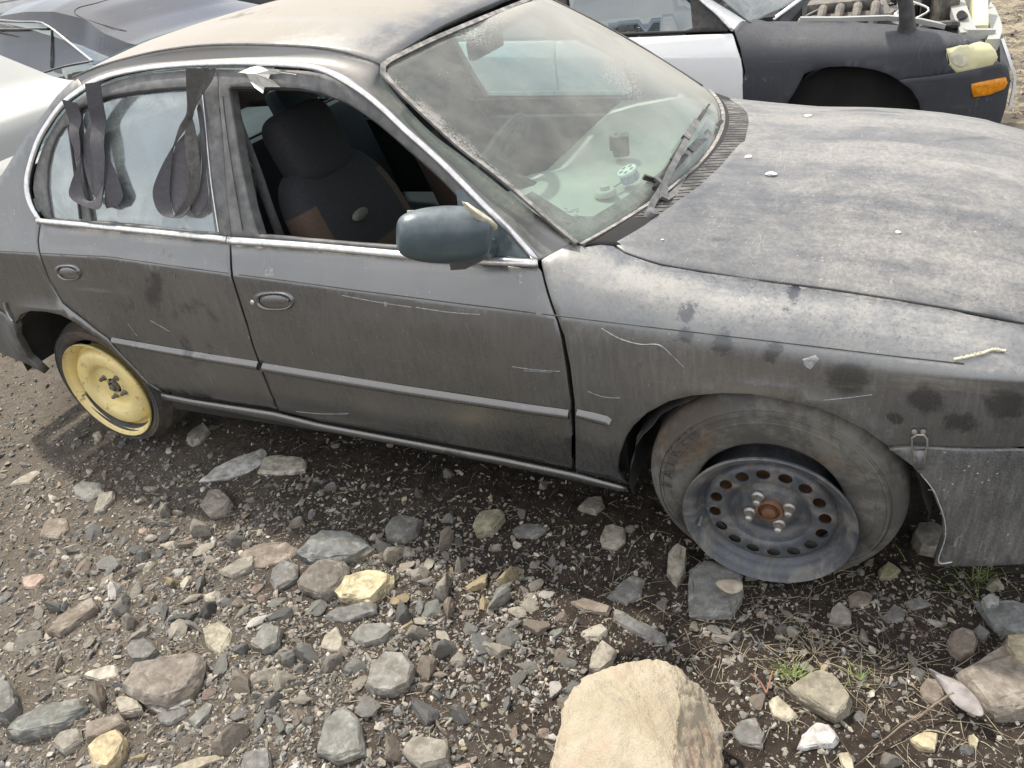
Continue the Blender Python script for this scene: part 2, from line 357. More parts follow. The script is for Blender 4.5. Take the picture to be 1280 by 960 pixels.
# ------------------------------------------------------------------ body surfaces (side: y = g(x,z))
W2 = .852                       # half width of the saloon, centre line at y = W2
belt = lambda x: .861-.0365*x
ZG = [(-.75, .90), (-.47, .893), (-.36, .862), (-.22, .838), (-.06, .815), (.11, .801), (.235, .787), (.36, .769), (.475, .746), (.62, .70), (.8, .62)]
zcrease = lambda x: min(.727-.052*x+.006*x*x, itp(x, ZG)-.045)
zgap = lambda x: itp(x, ZG)
def gside(x, z, y0=0.0, fend=True, arch=None):
    zc = zcrease(x)
    y = itp(z, [(.12, .085), (.20, .058), (.27, .040), (.40, .012), (.50, .002), (.60, 0), (.70, .006), (zc, .016)]) if z <= zc else .016
    if z > zc:
        zb = belt(x); kk = (.064-.016)/(zb-zc)
        if z < zb: yd = .016+kk*(z-zc)
        else: yd = .064+.40*(z-zb)+5.0*max(0, z-1.27)**2
        if x > -.62 and fend:
            s = max(0, (z-zc)/(zgap(x)-zc))
            yf = .016+.052*s+.082*s**3.2 if s < 1 else .150+4.5*(z-zgap(x))
            wt = sst(x, -.62, -.44); y = lerp(yd, yf, wt)
        else: y = yd
    if z < .62: y *= lerp(1, .22, max(sst(x, .10, .36), sst(-x, 2.55, 2.8)))
    y += .0008*math.exp(-((z-zc-.004)/.006)**2)
    y += .55*max(0, x-.38)**2 + .35*max(0, -2.62-x)**2
    for (ax, az, ar) in (arch or ((.0, .262, .335), (-2.40, .30, .345))):   # rolled lip round the wheel arches
        d = math.hypot(x-ax, z-az)-ar
        if -.06 < d < .10: y -= .010*math.exp(-((d-.0)/.028)**2)
    y += .0035*(noise.noise(Vector((x*2.2, z*3.1, 3.7)))) + .0012*noise.noise(Vector((x*7, z*8, 9.1)))
    return y0+y
class Surf:
    def __init__(s, fn, ur, vr, nu, nv, sign=1):
        s.fn = fn; s.sign = sign; s.ur = ur; s.vr = vr
        V = []; s.uv = []
        for i in range(nu+1):
            for j in range(nv+1):
                u = lerp(ur[0], ur[1], i/nu); v = lerp(vr[0], vr[1], j/nv); V.append(fn(u, v)); s.uv.append(Vector((u, v, 0)))
        s.T = []
        for i in range(nu):
            for j in range(nv):
                a = i*(nv+1)+j; b = a+1; c = a+nv+2; d = a+nv+1
                s.T += [(a, b, c), (a, c, d)]
        s.V = V; s.bvh = BVHTree.FromPolygons(V, s.T)
    def px(s, px, py):
        d = ray(px, py).normalized(); h = s.bvh.ray_cast(CP, d)
        if h[0] is None:
            h = s.bvh.find_nearest(CP+d*(2.0))
        a, b, c = s.T[h[2]]
        from mathutils.geometry import barycentric_transform as bt
        return bt(h[0], s.V[a], s.V[b], s.V[c], s.uv[a], s.uv[b], s.uv[c]).to_2d()
    def pxs(s, P): return [s.px(*p) for p in P]
    def nor(s, u, v):
        e = 4e-3; a = s.fn(u+e, v)-s.fn(u-e, v); b = s.fn(u, v+e)-s.fn(u, v-e); n = a.cross(b)*s.sign
        return n.normalized()
    def pt(s, u, v, off=0): return s.fn(u, v)+s.nor(u, v)*off if off else s.fn(u, v)
    def p3(s, px, py, off=0): q = s.px(px, py); return s.pt(q.x, q.y, off)
def inpoly(p, P):
    c = False; n = len(P); j = n-1
    for i in range(n):
        a, b = P[i], P[j]
        if (a[1] > p[1]) != (b[1] > p[1]) and p[0] < (b[0]-a[0])*(p[1]-a[1])/(b[1]-a[1])+a[0]: c = not c
        j = i
    return c
def dens(P, step):
    out = []
    for i in range(len(P)):
        a = Vector(P[i][:2]); b = Vector(P[(i+1) % len(P)][:2]); n = max(1, int((b-a).length/step+.5))
        out += [a.lerp(b, k/n) for k in range(n)]
    return out
def panel(name, S, poly, mat, parent, holes=(), step=.03, thick=.012, off=0, extra=(), rnd=.0022, mirror=None, uvf=None):
    loops = [dens(poly, step)]+[dens(h, step) for h in holes]
    pts = []; edges = []
    for lp in loops:
        b = len(pts); n = len(lp); pts += lp; edges += [(b+i, b+(i+1) % n) for i in range(n)]
    nb = len(pts)
    xs = [p.x for p in loops[0]]; ys = [p.y for p in loops[0]]
    B = np.array([[p.x, p.y] for p in pts])
    def ok(q, m=.45):
        return inpoly(q, loops[0]) and not any(inpoly(q, h) for h in loops[1:]) and ((B-np.array([q[0], q[1]]))**2).sum(1).min() > (m*step)**2
    i = 0; yy = min(ys)+step*.5
    while yy < max(ys):
        xx = min(xs)+step*(.5 if i % 2 else .25)
        while xx < max(xs):
            if ok((xx, yy)): pts.append(Vector((xx, yy)))
            xx += step
        yy += step; i += 1
    for q in extra:
        if ok(q, .15): pts.append(Vector(q))
    vs, es, fs, ov, oe, of = delaunay_2d_cdt(pts, edges, [], 0, 1e-5)
    def keep(f):
        c = (vs[f[0]]+vs[f[1]]+vs[f[2]])/3
        return inpoly(c, loops[0]) and not any(inpoly(c, h) for h in loops[1:])
    fs = [f for f in fs if keep(f)]
    P3 = [S.pt(v.x, v.y, off) for v in vs]; NN = [S.nor(v.x, v.y) for v in vs]
    F = []
    for f in fs:
        a, b, c = P3[f[0]], P3[f[1]], P3[f[2]]
        nn = (b-a).cross(c-a)
        F.append(tuple(f) if nn.dot(NN[f[0]]) > 0 else tuple(reversed(f)))
    # flange
    cnt = {}
    for f in F:
        for k in range(3):
            e = (f[k], f[(k+1) % 3]); cnt[e] = 1
    bd = [e for e in cnt if (e[1], e[0]) not in cnt]
    ring = {}; nxt = {}
    for a, b in bd: nxt.setdefault(a, b)
    outd = {}
    for a, b in bd:
        d = (P3[b]-P3[a]); o = d.cross(NN[a])
        if o.length > 1e-9:
            o.normalize(); outd.setdefault(a, Vector()); outd.setdefault(b, Vector()); outd[a] += o; outd[b] += o
    V = list(P3)
    for a in outd:
        o = outd[a].normalized() if outd[a].length > 1e-9 else Vector()
        ring[a] = len(V); V.append(P3[a]+o*rnd*.7-NN[a]*rnd*.6); V.append(P3[a]+o*rnd-NN[a]*(rnd*2)); V.append(P3[a]+o*rnd-NN[a]*thick)
    for a, b in bd:
        ra, rb = ring[a], ring[b]
        F += [(b, a, ra, rb), (rb, ra, ra+1, rb+1), (rb+1, ra+1, ra+2, rb+2)]
    o = mk(name, V, F, mat, parent)
    if uvf:
        uvl = o.data.uv_layers.new(name='UVMap')
        nv = len(vs); rev = {r+k: a for a, r in ring.items() for k in range(3)}
        for lp in o.data.loops:
            vi = lp.vertex_index; vi = vi if vi < nv else rev[vi]
            uvl.data[lp.index].uv = uvf(vs[vi])
    return o
def loft(name, A, B, mat, parent, n=40, m=6, bulge=0, bfn=None, th=.01):
    A = resamp(A, n) if n else [Vector(a) for a in A]; B = resamp(B, n) if n else [Vector(b) for b in B]
    n = len(A); V = []; F = []
    for i in range(n):
        t = (A[min(i+1, n-1)]-A[max(0, i-1)]); c = (B[i]-A[i]); nn = t.cross(c)
        if nn.length > 0: nn.normalize()
        for j in range(m+1):
            s = j/m; b = (bulge if not bfn else bfn(i/(n-1)))*4*s*(1-s)
            V.append(A[i].lerp(B[i], s)+nn*b)
    for i in range(n-1):
        for j in range(m): F.append((i*(m+1)+j, (i+1)*(m+1)+j, (i+1)*(m+1)+j+1, i*(m+1)+j+1))
    o = mk(name, V, F, mat, parent)
    if th:
        so = o.modifiers.new('thick', 'SOLIDIFY'); so.thickness = th; so.offset = -1
    return o

SIDE = Surf(lambda x, z: Vector((x, gside(x, z), z)), (-3.3, .95), (.1, 1.42), 170, 90, 1)     # outward = -Y
assert SIDE.nor(-1, .5).y < 0

# ================================================================== THE GREY SALOON
DBG = 0
car = empty('parked_car', (-1.1, W2, 0)); props(car, 'dusty dark grey saloon with a deflated front tyre and yellow spare rear wheel', 'car')
bpy.context.view_layer.update()
INV = Matrix.Translation((1.1, -W2, 0))
def own(o, parent=car):
    """parent keeping world place (meshes are written in world coordinates)"""
    o.parent = parent; o.matrix_parent_inverse = INV if parent is car else Matrix.Identity(4)
    return o
def mirror(o, parent=None, name=None):
    me = o.data.copy(); n = len(me.vertices); a = np.empty(n*3); me.vertices.foreach_get('co', a); a = a.reshape(-1, 3); a[:, 1] = 2*W2-a[:, 1]
    me.vertices.foreach_set('co', a.ravel()); me.flip_normals(); me.update()
    c = o.copy(); c.data = me; col.objects.link(c)
    if parent: own(c, parent)
    return c
S_ = SIDE
E_ = lambda P: [Vector((x, z)) for x, z in P]

# ---- wheel arch outlines in (x,z)
arch_f_px = [(786, 606), (775, 597), (771, 589), (773, 570), (782, 545), (791, 532), (808, 516), (836, 501), (864, 494), (902, 491), (939, 492), (977, 499), (1020, 509), (1045, 518), (1081, 536), (1111, 557)]
arch_b_px = [(1113, 561), (1141, 581), (1164, 607), (1179, 645), (1180, 675), (1169, 704)]
archr_q = [(19, 404), (24, 393), (37, 388), (56, 389), (75, 393), (94, 402.5), (131, 427), (169, 464), (197, 487), (204, 491)]
AF = S_.pxs(arch_f_px); AB = S_.pxs(arch_b_px); AR = S_.pxs(archr_q)

creasex = [Vector((x, zcrease(x)+dz)) for x in np.arange(-3.1, .7, .022) for dz in (-.006, -.001, .003, .007, .014)]

# front wing
hg = [(1280, 405), (1190, 387), (1115, 374), (1040, 362.5), (960, 352), (880, 340.5), (827, 331.5), (809, 326.5), (782, 317.5), (767, 307)]
poly = S_.pxs([(677, 325), (683, 352), (695, 390), (706, 420), (714, 462), (719, 503), (720, 545), (720, 583), (720, 590)]) + AF + S_.pxs([(1145, 556), (1280, 558)])
poly += E_([(.66, .52), (.70, .60), (.66, .655), (.60, .70)]) + S_.pxs(hg) + S_.pxs([(752, 305), (733, 308), (717, 305), (709, 307), (691, 317)])
fender = own(panel('front_wing', S_, poly, M['wing'], car, step=.026, extra=creasex))
# bumper side
poly = S_.pxs([(1113, 562), (1145, 559), (1280, 562)]) + E_([(.66, .515), (.74, .50), (.79, .45), (.79, .25), (.66, .19)]) + S_.pxs([(1280, 703), (1190, 706), (1168, 706)]) + [Vector(p) for p in AB[::-1]][1:]
bsurf = S_
bumper = own(panel('front_bumper', S_, poly, M['bumper'], car, step=.028, off=.004, thick=.03))
# doors (skins)
fd = [(289, 305.5), (380, 312), (495, 322), (600, 330), (672, 335), (676, 340), (683, 368), (695, 402), (701, 425), (707, 462), (712.5, 503), (714.5, 545), (714.5, 586), (625, 567), (512, 546), (400, 526), (348, 512.5), (344, 500), (324, 450), (310, 405), (298, 368), (290.5, 334)]
door_f = own(panel('front_door', S_, S_.pxs(fd), M['paint'], car, step=.026, extra=creasex, thick=.022))
rd = [(51, 279), (100, 284), (200, 295), (286, 304), (286.5, 334), (295, 370), (307, 407), (321, 451), (341, 500), (345, 511), (290, 503), (240, 495), (206, 489), (187, 479), (170, 459), (136, 422), (107, 399), (79, 378), (63, 352), (51.5, 320), (48.5, 300)]
door_r = own(panel('rear_door', S_, S_.pxs(rd), M['paint'], car, step=.026, extra=creasex, thick=.022))
# sill
sl = [(204, 491), (240, 498), (345, 514), (400, 528), (512, 549), (625, 570), (719, 589.5), (786, 608)]
bl = [(208, 496), (240, 503), (345, 521), (400, 533.5), (512, 554), (625, 575.5), (719, 596), (784, 610)]
sill = own(loft('sill', [S_.p3(*p, .002) for p in sl], [S_.p3(*p, .004) for p in bl], M['paint'], car, n=60, m=3, bulge=-.004, th=.01))
# rear quarter
trimo = [(50, 277), (45, 268), (40, 260), (36, 248), (34, 236), (35, 220), (40, 200), (50, 172), (67, 145), (82, 127), (105, 110), (125, 99), (155, 90.5), (190, 84.5), (235, 80.5), (280, 79), (335, 79.5), (385, 82.5), (410, 88), (435, 100), (460, 115.5), (485, 136), (510, 160), (535, 182), (560, 205), (585, 230), (610, 256), (635, 280), (660, 308), (674, 325)]
poly = S_.pxs([(49, 278)] + trimo[:11][1:]) + S_.pxs([(96, 97), (88, 103), (72, 119), (60, 135), (46, 153), (32, 172), (15, 198), (0, 222)])
poly += E_([(-2.70, 1.0), (-2.9, .985), (-3.12, .965), (-3.16, .80), (-3.16, .62)]) + S_.pxs([(0, 386), (17, 399)]) + AR
poly += S_.pxs([(184, 480), (168, 461), (134, 424), (105, 401.5), (77, 380), (61, 353), (49, 321), (45.5, 300)])
quarter = own(panel('rear_quarter', S_, poly, M['paint'], car, step=.028, extra=creasex))
poly = S_.pxs([(0, 389), (16, 402), (19, 408), (22, 423), (34, 446), (47, 458), (56, 466), (28, 451), (0, 440)]) + E_([(-3.1, .36), (-3.19, .40), (-3.19, .62)])
rbump = own(panel('rear_bumper', S_, poly, M['bumper'], car, step=.03, off=.004, thick=.03))

def shade_line(nm, x0, x1, par):  # thin dark tube that paints the shade along the body crease
    b = MB(); n = int((x1-x0)/.03); b.tube([S_.pt(lerp(x0, x1, i/n), zcrease(lerp(x0, x1, i/n))+.003, .0002) for i in range(n+1)], .0017, 5, upv=(0, -1, 0)); own(b.build(nm, M['rubber'], par), par)
shade_line('crease_shade', -.535, S_.px(1205, 455).x, fender); shade_line('crease_shade', S_.px(299, 345).x, -.553, door_f); shade_line('crease_shade', S_.px(52, 317).x, S_.px(285, 343).x, door_r); shade_line('crease_shade', -3.12, S_.px(45, 316).x, quarter)
# ---- side moulding strips on doors and wing
def moulding(nm, top, bot, par):
    A = [S_.p3(*p, .001) for p in top]; B = [S_.p3(*p, .001) for p in bot]
    return own(loft(nm, A, B, M['paint'], par, n=36, m=6, bulge=-.013, th=0), par)
moulding('side_moulding', [(329, 453.5), (420, 468), (500, 481), (600, 496), (660, 505), (711, 512)], [(330, 465), (420, 480), (500, 493), (600, 508), (660, 517), (713, 524)], door_f)
moulding('side_moulding', [(140, 421.5), (200, 432), (260, 442), (323, 451.5)], [(146, 430.5), (200, 441), (260, 452), (325, 463)], door_r)
moulding('side_moulding', [(722, 511), (745, 516), (760, 520), (765, 524)], [(722, 521), (742, 528), (755, 531), (760, 532)], fender)

# ---- bright trim round the windows and along the belt
def ribbon_px(nm, A, B, off, mat, par, n=90, th=.004, bulge=0):
    return own(loft(nm, crom([S_.p3(*p, off) for p in A], 3), crom([S_.p3(*p, off) for p in B], 3), mat, par, n=n, m=3, bulge=bulge, th=th), par)
trimi = [(55, 275), (50, 267), (45.5, 259), (41.5, 247), (39.5, 236), (40.5, 221), (45, 202), (55, 175), (71, 149), (86, 131), (108, 115), (127, 104), (156, 95.5), (191, 89.5), (235, 85.5), (280, 84), (335, 84.5), (384, 87.5), (408, 93), (432, 105), (456, 120), (481, 141), (506, 165), (531, 187), (556, 210), (581, 235), (606, 260), (631, 284), (656, 312), (668, 326)]
ribbon_px('window_surround_trim', trimo, trimi, .007, M['chrome'], car, n=110, bulge=-.003)
ribbon_px('belt_trim', [(50, 273.5), (100, 278), (200, 288), (287, 296.5)], [(51, 279), (100, 284), (200, 294), (287, 303)], .010, M['chrome'], door_r, n=30, bulge=-.004)
ribbon_px('belt_trim', [(288.5, 297), (380, 303), (495, 313), (600, 321), (673, 326)], [(288.5, 305), (380, 311), (495, 321.5), (600, 329.5), (674, 334)], .010, M['chrome'], door_f, n=40, bulge=-.004)

# ---- door frames above the belt
gl_r = [(112, 276), (271, 291), (262, 230), (253, 170), (243, 107), (232, 107), (200, 109), (170, 112.5), (148, 116), (127, 121), (112, 127.5), (100, 134), (91, 142)]
ti = trimi[1:]
frame_outer = [(58, 276)] + [(x+.5, y+.5) for x, y in trimi[1:15]] + [(269, 84.5), (271, 102), (275, 160), (281, 240), (287, 297)]
q_hole = [(62, 273), (58.5, 252), (56.5, 235), (57, 212), (61, 190), (68, 171), (77, 159), (84, 154.5), (90, 200), (100, 275)]
r_hole = [(112, 277), (268, 291.5), (259, 230), (251, 170), (243, 107), (232, 107), (200, 109), (170, 112.5), (148, 116), (127, 121), (112, 127.5), (100, 134), (93, 141.5), (99, 200)]
fr_r = own(panel('window_frame', S_, S_.pxs(frame_outer), M['frame'], door_r, holes=[S_.pxs(q_hole), S_.pxs(r_hole)], step=.016, off=-.004, thick=.03), door_r)
f_out = [(288.5, 297), (282, 240), (276.5, 160), (272.5, 102), (270.5, 84.5)] + [(x-.5, y+.7) for x, y in trimi[15:]]
f_hole = [(320, 296), (309, 258), (298, 205), (289, 150), (282.5, 110), (286, 106.5), (330, 106), (372, 108.5), (400, 114.5), (435, 128), (472, 153), (510, 186), (537, 210), (556, 228), (570, 243), (574, 262), (578, 305), (560, 318), (495, 312), (380, 302)]
f_out2 = f_out[:-1] + [(664, 324), (600, 320), (495, 312.5), (380, 303)]
fr_f = own(panel('window_frame', S_, S_.pxs(f_out2), M['frame'], door_f, holes=[S_.pxs([(321, 294), (310, 258), (299, 205), (290, 150), (283.5, 110), (287, 107), (330, 106.5), (372, 109), (400, 115), (435, 128.5), (472, 153.5), (510, 186), (537, 210), (556, 228), (570, 243), (573, 262), (579, 310), (563, 314.5), (495, 308.5), (380, 299.5)])], step=.016, off=-.004, thick=.035), door_f)
# rubber line inside the openings
def line_px(nm, P, off, r, mat, par, closed=False, n=90, k=6):
    q = [S_.p3(*p, off) for p in P]
    if closed: q.append(q[0])
    b = MB(); b.tube(resamp(crom(q, 4), n), r, k, upv=(0, -1, 0)); return own(b.build(nm, mat, par), par)
line_px('window_seal', [(320, 294), (309, 258), (298, 205), (289, 150), (283.5, 111), (287, 107.5), (330, 107), (372, 110), (400, 116), (435, 129.5), (472, 155), (510, 188), (537, 212), (556, 230), (570, 245)], -.016, .0055, M['rubber'], fr_f)
line_px('window_seal', [(100, 274), (91, 200), (85, 156)], -.002, .0045, M['rubber'], fr_r)
line_px('window_seal', [(110, 275), (101, 210), (93, 146), (100, 134.5), (127, 122), (148, 117), (170, 113.5), (200, 110), (232, 108), (243, 108)], -.010, .0045, M['rubber'], fr_r)
line_px('window_seal', [(252, 106), (258, 170), (264, 230), (273, 290)], .000, .0016, M['chrome'], fr_r, n=40)
line_px('frame_groove', [(278, 120), (284, 170), (293, 230), (303, 288)], -.001, .0015, M['rubber'], fr_f, n=40)
gR = own(panel('window_glass', S_, S_.pxs([(105, 284), (278, 299), (268, 230), (260, 170), (252, 97), (200, 98), (148, 104), (106, 116), (86, 134), (92, 200)]), M['sideglass'], door_r, step=.04, off=-.016, thick=.004), door_r)
gQ = own(panel('quarter_glass', S_, S_.pxs([(56, 282), (49, 235), (51, 200), (60, 164), (84, 142), (97, 200), (108, 284)]), M['sideglass'], door_r, step=.03, off=-.012, thick=.004), door_r)
# mirror sail plate
sail = own(panel('mirror_mount', S_, S_.pxs([(571, 239), (578, 236), (600, 258), (630, 285), (655, 314), (664, 325), (620, 322), (582, 319), (575, 280)]), M['mirror'], door_f, step=.016, off=.001, thick=.02), door_f)

# door handles: raised oval surround, recess blackened to paint in its shade, pull flap
def handle(px, w_, h_, par, ang=4):
    uc = S_.px(*px); c, s = math.cos(rad(ang)), math.sin(rad(ang))
    def ov(a, kx=1, kz=1, off=0.0, dx=0, dz=0):
        x = w_/2*kx*math.copysign(abs(math.cos(a))**.8, math.cos(a))+dx; z = h_/2*kz*math.copysign(abs(math.sin(a))**.8, math.sin(a))+dz
        return S_.pt(uc.x+x*c-z*s*-1, uc.y+z*c+x*s, off)
    n = 40; b = MB()
    rings = [(1.30, 1.32, .000), (1.24, 1.24, .006), (1.10, 1.10, .0075), (1.0, 1.0, .004), (.97, .96, -.010), (.9, .88, -.013), (.4, .4, -.015)]
    V = []
    for kx, kz, off in rings: V += [ov(2*math.pi*i/n, kx, kz, off, -.006 if kx > 1.2 else 0) for i in range(n)]
    F = [(r*n+i, r*n+(i+1) % n, (r+1)*n+(i+1) % n, (r+1)*n+i) for r in range(len(rings)-1) for i in range(n)]
    F.append(tuple((len(rings)-1)*n+i for i in range(n))); b.add(V, F[:3*n]); b.add(V, F[3*n:], 1)
    h = own(b.build('door_handle', [M['paint'], M['rubber']], par), par)
    b = MB()
    V = []; ks = [(.93, .90), (.88, .84), (.6, .6)]; offs = [.001, .006, .0085]
    for (kx, kz), off in zip(ks, offs):
        for i in range(n):
            a = 2*math.pi*i/n; p = ov(a, kx, kz, off) if math.sin(a) > -.12 else None
            z = max(math.sin(a), -.12); x = math.cos(a)
            V.append(S_.pt(uc.x+w_/2*kx*x*c+h_/2*kz*z*s, uc.y+h_/2*kz*z*c+w_/2*kx*x*s, off))
    F = [(r*n+i, r*n+(i+1) % n, (r+1)*n+(i+1) % n, (r+1)*n+i) for r in range(2) for i in range(n)]; F.append(tuple(2*n+i for i in range(n)))
    b.add(V, F); own(b.build('handle_flap', M['paint'], par), par); return h
handle((344, 376), .118, .046, door_f)
handle((86.5, 340.5), .098, .044, door_r)
b = MB(); q = S_.p3(317, 377, .004); b.lathe([(.001, .006), (.006, .005), (.008, .001)], q, (0, -1, 0), 14); own(b.build('key_lock', M['chrome'], door_f), door_f)

# ---- A pillar + roof rail between trim and roof seam / windscreen edge
def wy(px): return lerp(.311, .139, sst(0, 0, 1) if 0 else min(1, max(0, (px-474)/(717-474))))
Tl = [(100, 113), (125, 98.5), (155, 90), (190, 84), (235, 80), (280, 78.5), (335, 79), (385, 82), (410, 87.5), (435, 99.5), (460, 115), (485, 135.5), (510, 159.5), (535, 181.5), (560, 204.5), (585, 229.5), (610, 255.5), (635, 279.5), (660, 307.5), (675, 324)]
Sl = [(92, 98, .262), (122, 84, .28), (155, 74, .29), (200, 64, .29), (245, 58, .29), (290, 56, .29), (345, 57, .29), (395, 60, .292), (435, 67, .298), (474, 80, .311), (484, 104, 0), (502, 127, 0), (525, 152, 0), (548, 173, 0), (575, 193, 0), (602, 214, 0), (632, 238, 0), (657, 257, 0), (688, 281, 0), (717, 304.5, 0)]
T3 = [S_.p3(x, y, .003) for x, y in Tl]; SW3 = [onY(x, y, yy or wy(x)) for x, y, yy in Sl]
SW3[0] = S_.p3(92, 98, .004)
T3c = crom(T3, 5); SW3c = crom(SW3, 5)
rail = own(loft('roof_rail', T3c, SW3c, M['paint'], car, n=0, m=7, bfn=lambda t: -.010-.004*t, th=.012))

# ---- roof skin
Sed = SW3[:10]; Sed = crom(Sed, 5)
nv = 40; Sr = resamp(Sed, nv); nu = 44; V = []; F = []
for i, p in enumerate(Sr):
    t = i/(nv-1)
    for j in range(nu+1):
        u = j/nu; k = 1-(2*u-1)**2; kk = 1-abs(2*u-1)**3.0
        V.append(Vector((p.x+.012*t**6+.056*k*t**2-.06*k*(1-t)**2, lerp(p.y+.001, 2*W2-p.y-.001, u), p.z-.002+.050*kk*(.6+.4*min(1, t*2))+.0015*noise.noise(Vector((p.x*6, u*8, 0))))))
F = [(i*(nu+1)+j, i*(nu+1)+j+1, (i+1)*(nu+1)+j+1, (i+1)*(nu+1)+j) for i in range(nv-1) for j in range(nu)]
F = [tuple(reversed(f)) for f in F]
roof = own(mk('roof', V, F, M['paint'], car)); so = roof.modifiers.new('thick', 'SOLIDIFY'); so.thickness = .02; so.offset = -1
b = MB(); b.tube([p+Vector((0, .002, .001)) for p in Sr], .0035, 6); own(b.build('roof_seam', M['frame'], roof), roof)

# ---- windscreen surface
WB0 = Vector((-.471, .139, .893)); WT0 = Vector((-1.026, .311, 1.307))
def wsf(u, v):
    k = 1-(2*u-1)**2
    B = Vector((WB0.x+.165*k+.02*u, lerp(WB0.y, 2*W2-WB0.y, u), WB0.z+.008*k)); T = Vector((WT0.x+.056*k, lerp(WT0.y, 2*W2-WT0.y, u), WT0.z+.045*k))
    p = B.lerp(T, v); return p+Vector((.6, 0, .8))*(.016*4*v*(1-v))
WS = Surf(wsf, (-.04, 1.04), (-.06, 1.05), 60, 40, 1)
if WS.nor(.5, .5).z < 0: WS.sign = -1
wpoly = WS.pxs([(722, 303), (700, 285), (685, 272), (650, 240), (615, 212), (580, 184), (540, 150), (512, 123), (490, 100), (482, 88), (488, 80), (510, 69), (545, 52), (600, 28), (667, 1)])
wpoly += [Vector((.8, .995)), Vector((.95, .995)), Vector((.985, .98)), Vector((.995, .93)), Vector((.995, .5)), Vector((.995, .02)), Vector((.97, .0)), Vector((.8, 0)), Vector((.6, 0)), Vector((.4, 0)), Vector((.2, 0)), Vector((.05, 0))]
ws = own(panel('windscreen', WS, wpoly, M['ws'], car, step=.05, thick=.005, uvf=lambda v: (v.x, v.y)))
def wsline(P, off, r, nm, mat, par, n=60, px=True):
    q = [WS.p3(*p, off) if px else WS.pt(p[0], p[1], off) for p in P]; b = MB(); b.bar(resamp(crom(q, 4), n), r*2.4, r, upv=(.5, 0, .8)); return own(b.build(nm, mat, par), par)
wsline([(720, 305), (700, 288), (683, 274), (648, 243), (613, 214), (576, 186), (536, 152), (508, 125), (487, 102), (478, 90), (482, 80), (506, 67), (542, 50), (598, 26), (667, -2)], .002, .0062, 'windscreen_moulding', M['wsrubber'], ws)
wsline([(.9, 1.0), (.975, .985), (1.0, .93), (1.0, .5), (1.0, .03)], .002, .005, 'windscreen_moulding', M['rubber'], ws, px=False)
# black ceramic band along the foot of the glass, on its inner face
own(panel('windscreen_band', WS, E_([(.0, -.005), (.99, .0), (.985, .05), (.6, .055), (.3, .06), (.07, .06), (.035, .10), (.012, .25), (-.01, .25)]), M['plastic'], ws, step=.05, off=-.008, thick=.002), ws)

# ---- bonnet
def hood_z(x, y):
    t = min(1, abs(y-W2)/(W2-.15)); zg = zgap(x)
    zc_ = zg+.073+.01*sst(x, -.3, .3)
    return zc_-(zc_-zg)*t**2.4 - (t > 1)*0
def hoodf(x, y):
    z = hood_z(x, y)
    if y < .15: z = zgap(x)-(.15-y)*.5
    # pressed swage lines running to the nose
    for yy in (.42, 2*W2-.42): z += .006*sst(y*(1 if yy < W2 else -1), yy*(1 if yy < W2 else -1)-.035, yy*(1 if yy < W2 else -1)+.035)*sst(x, -.3, .2)
    return Vector((x, y, z+.0025*noise.noise(Vector((x*3, y*3, 5)))))
HD = Surf(hoodf, (-.5, .95), (.02, 2*W2-.02), 90, 90, 1)
if HD.nor(.1, .8).z < 0: HD.sign = -1
hn = [(1280, 402), (1190, 384), (1115, 371.5), (1040, 360), (960, 349.5), (880, 337.8), (827, 328.8), (809, 323.5), (782, 314), (768, 304)]
hr = [(785, 294), (807, 281), (840, 257), (875, 232), (900, 209), (925, 180), (940, 160)]
A = HD.pxs(hn)[::-1]; A = [p for p in A]
B = HD.pxs(hr)
rear = B+[Vector((B[-1].x+.004, 2*W2-.62))]
half = [p for p in B if p.y < W2]
far = [Vector((p.x+.01, 2*W2-p.y)) for p in half[::-1]]
nearf = [Vector((p.x+.01, 2*W2-p.y)) for p in A]
hoodpoly = A[::-1] + half + [Vector((half[-1].x+.005, W2))] + far + nearf + [Vector((.70, 2*W2-.25)), Vector((.78, 2*W2-.40)), Vector((.83, W2)), Vector((.78, .40)), Vector((.70, .25))]
hood = own(panel('bonnet', HD, hoodpoly, M['hoodpaint'], car, step=.035, thick=.012, rnd=.003))

# ---- cowl panel and its grille of thin slats
cb = [Vector((wsf(u, 0).x-.004, wsf(u, 0).y, wsf(u, 0).z-.010)) for u in np.linspace(.0, 1, 30)]
def rearx(y):
    P = sorted([(p.y, p.x) for p in half]+[(2*W2-p.y, p.x+.01) for p in half]); return itp(y, P)
cf = []
for u in np.linspace(.0, 1, 30):
    y = lerp(.20, 2*W2-.20, u); cf.append(Vector((rearx(y)+.03, y, HD.fn(rearx(y), y).z-.020)))
cowl = own(loft('cowl_panel', cb, cf, M['dark'], car, n=60, m=4, th=.01))
b = MB()
for k in range(112):
    u = .12+.78*k/111; a = resamp(cb, 200)[int(u*199)]; c = resamp(cf, 200)[int(u*199)]
    a2 = a.lerp(c, .25)+Vector((0, 0, .011)); c2 = a.lerp(c, .96)+Vector((0, 0, .011)); dv = Vector((.0, .0022, 0))
    b.add([a2-dv-Vector((0, 0, .01)), a2+dv-Vector((0, 0, .01)), a2+dv, a2-dv, c2-dv-Vector((0, 0, .01)), c2+dv-Vector((0, 0, .01)), c2+dv, c2-dv], [(0, 1, 2, 3), (7, 6, 5, 4), (0, 4, 5, 1), (3, 2, 6, 7), (1, 5, 6, 2), (0, 3, 7, 4)])
g_ = own(b.build('cowl_grille', M['plastic'], cowl, smooth=False, sharp=None), cowl)
b = MB(); b.bar([p+Vector((.012, 0, .006)) for p in resamp(cb, 60)], .012, .008); own(b.build('cowl_seal', M['wsrubber'], cowl), cowl)

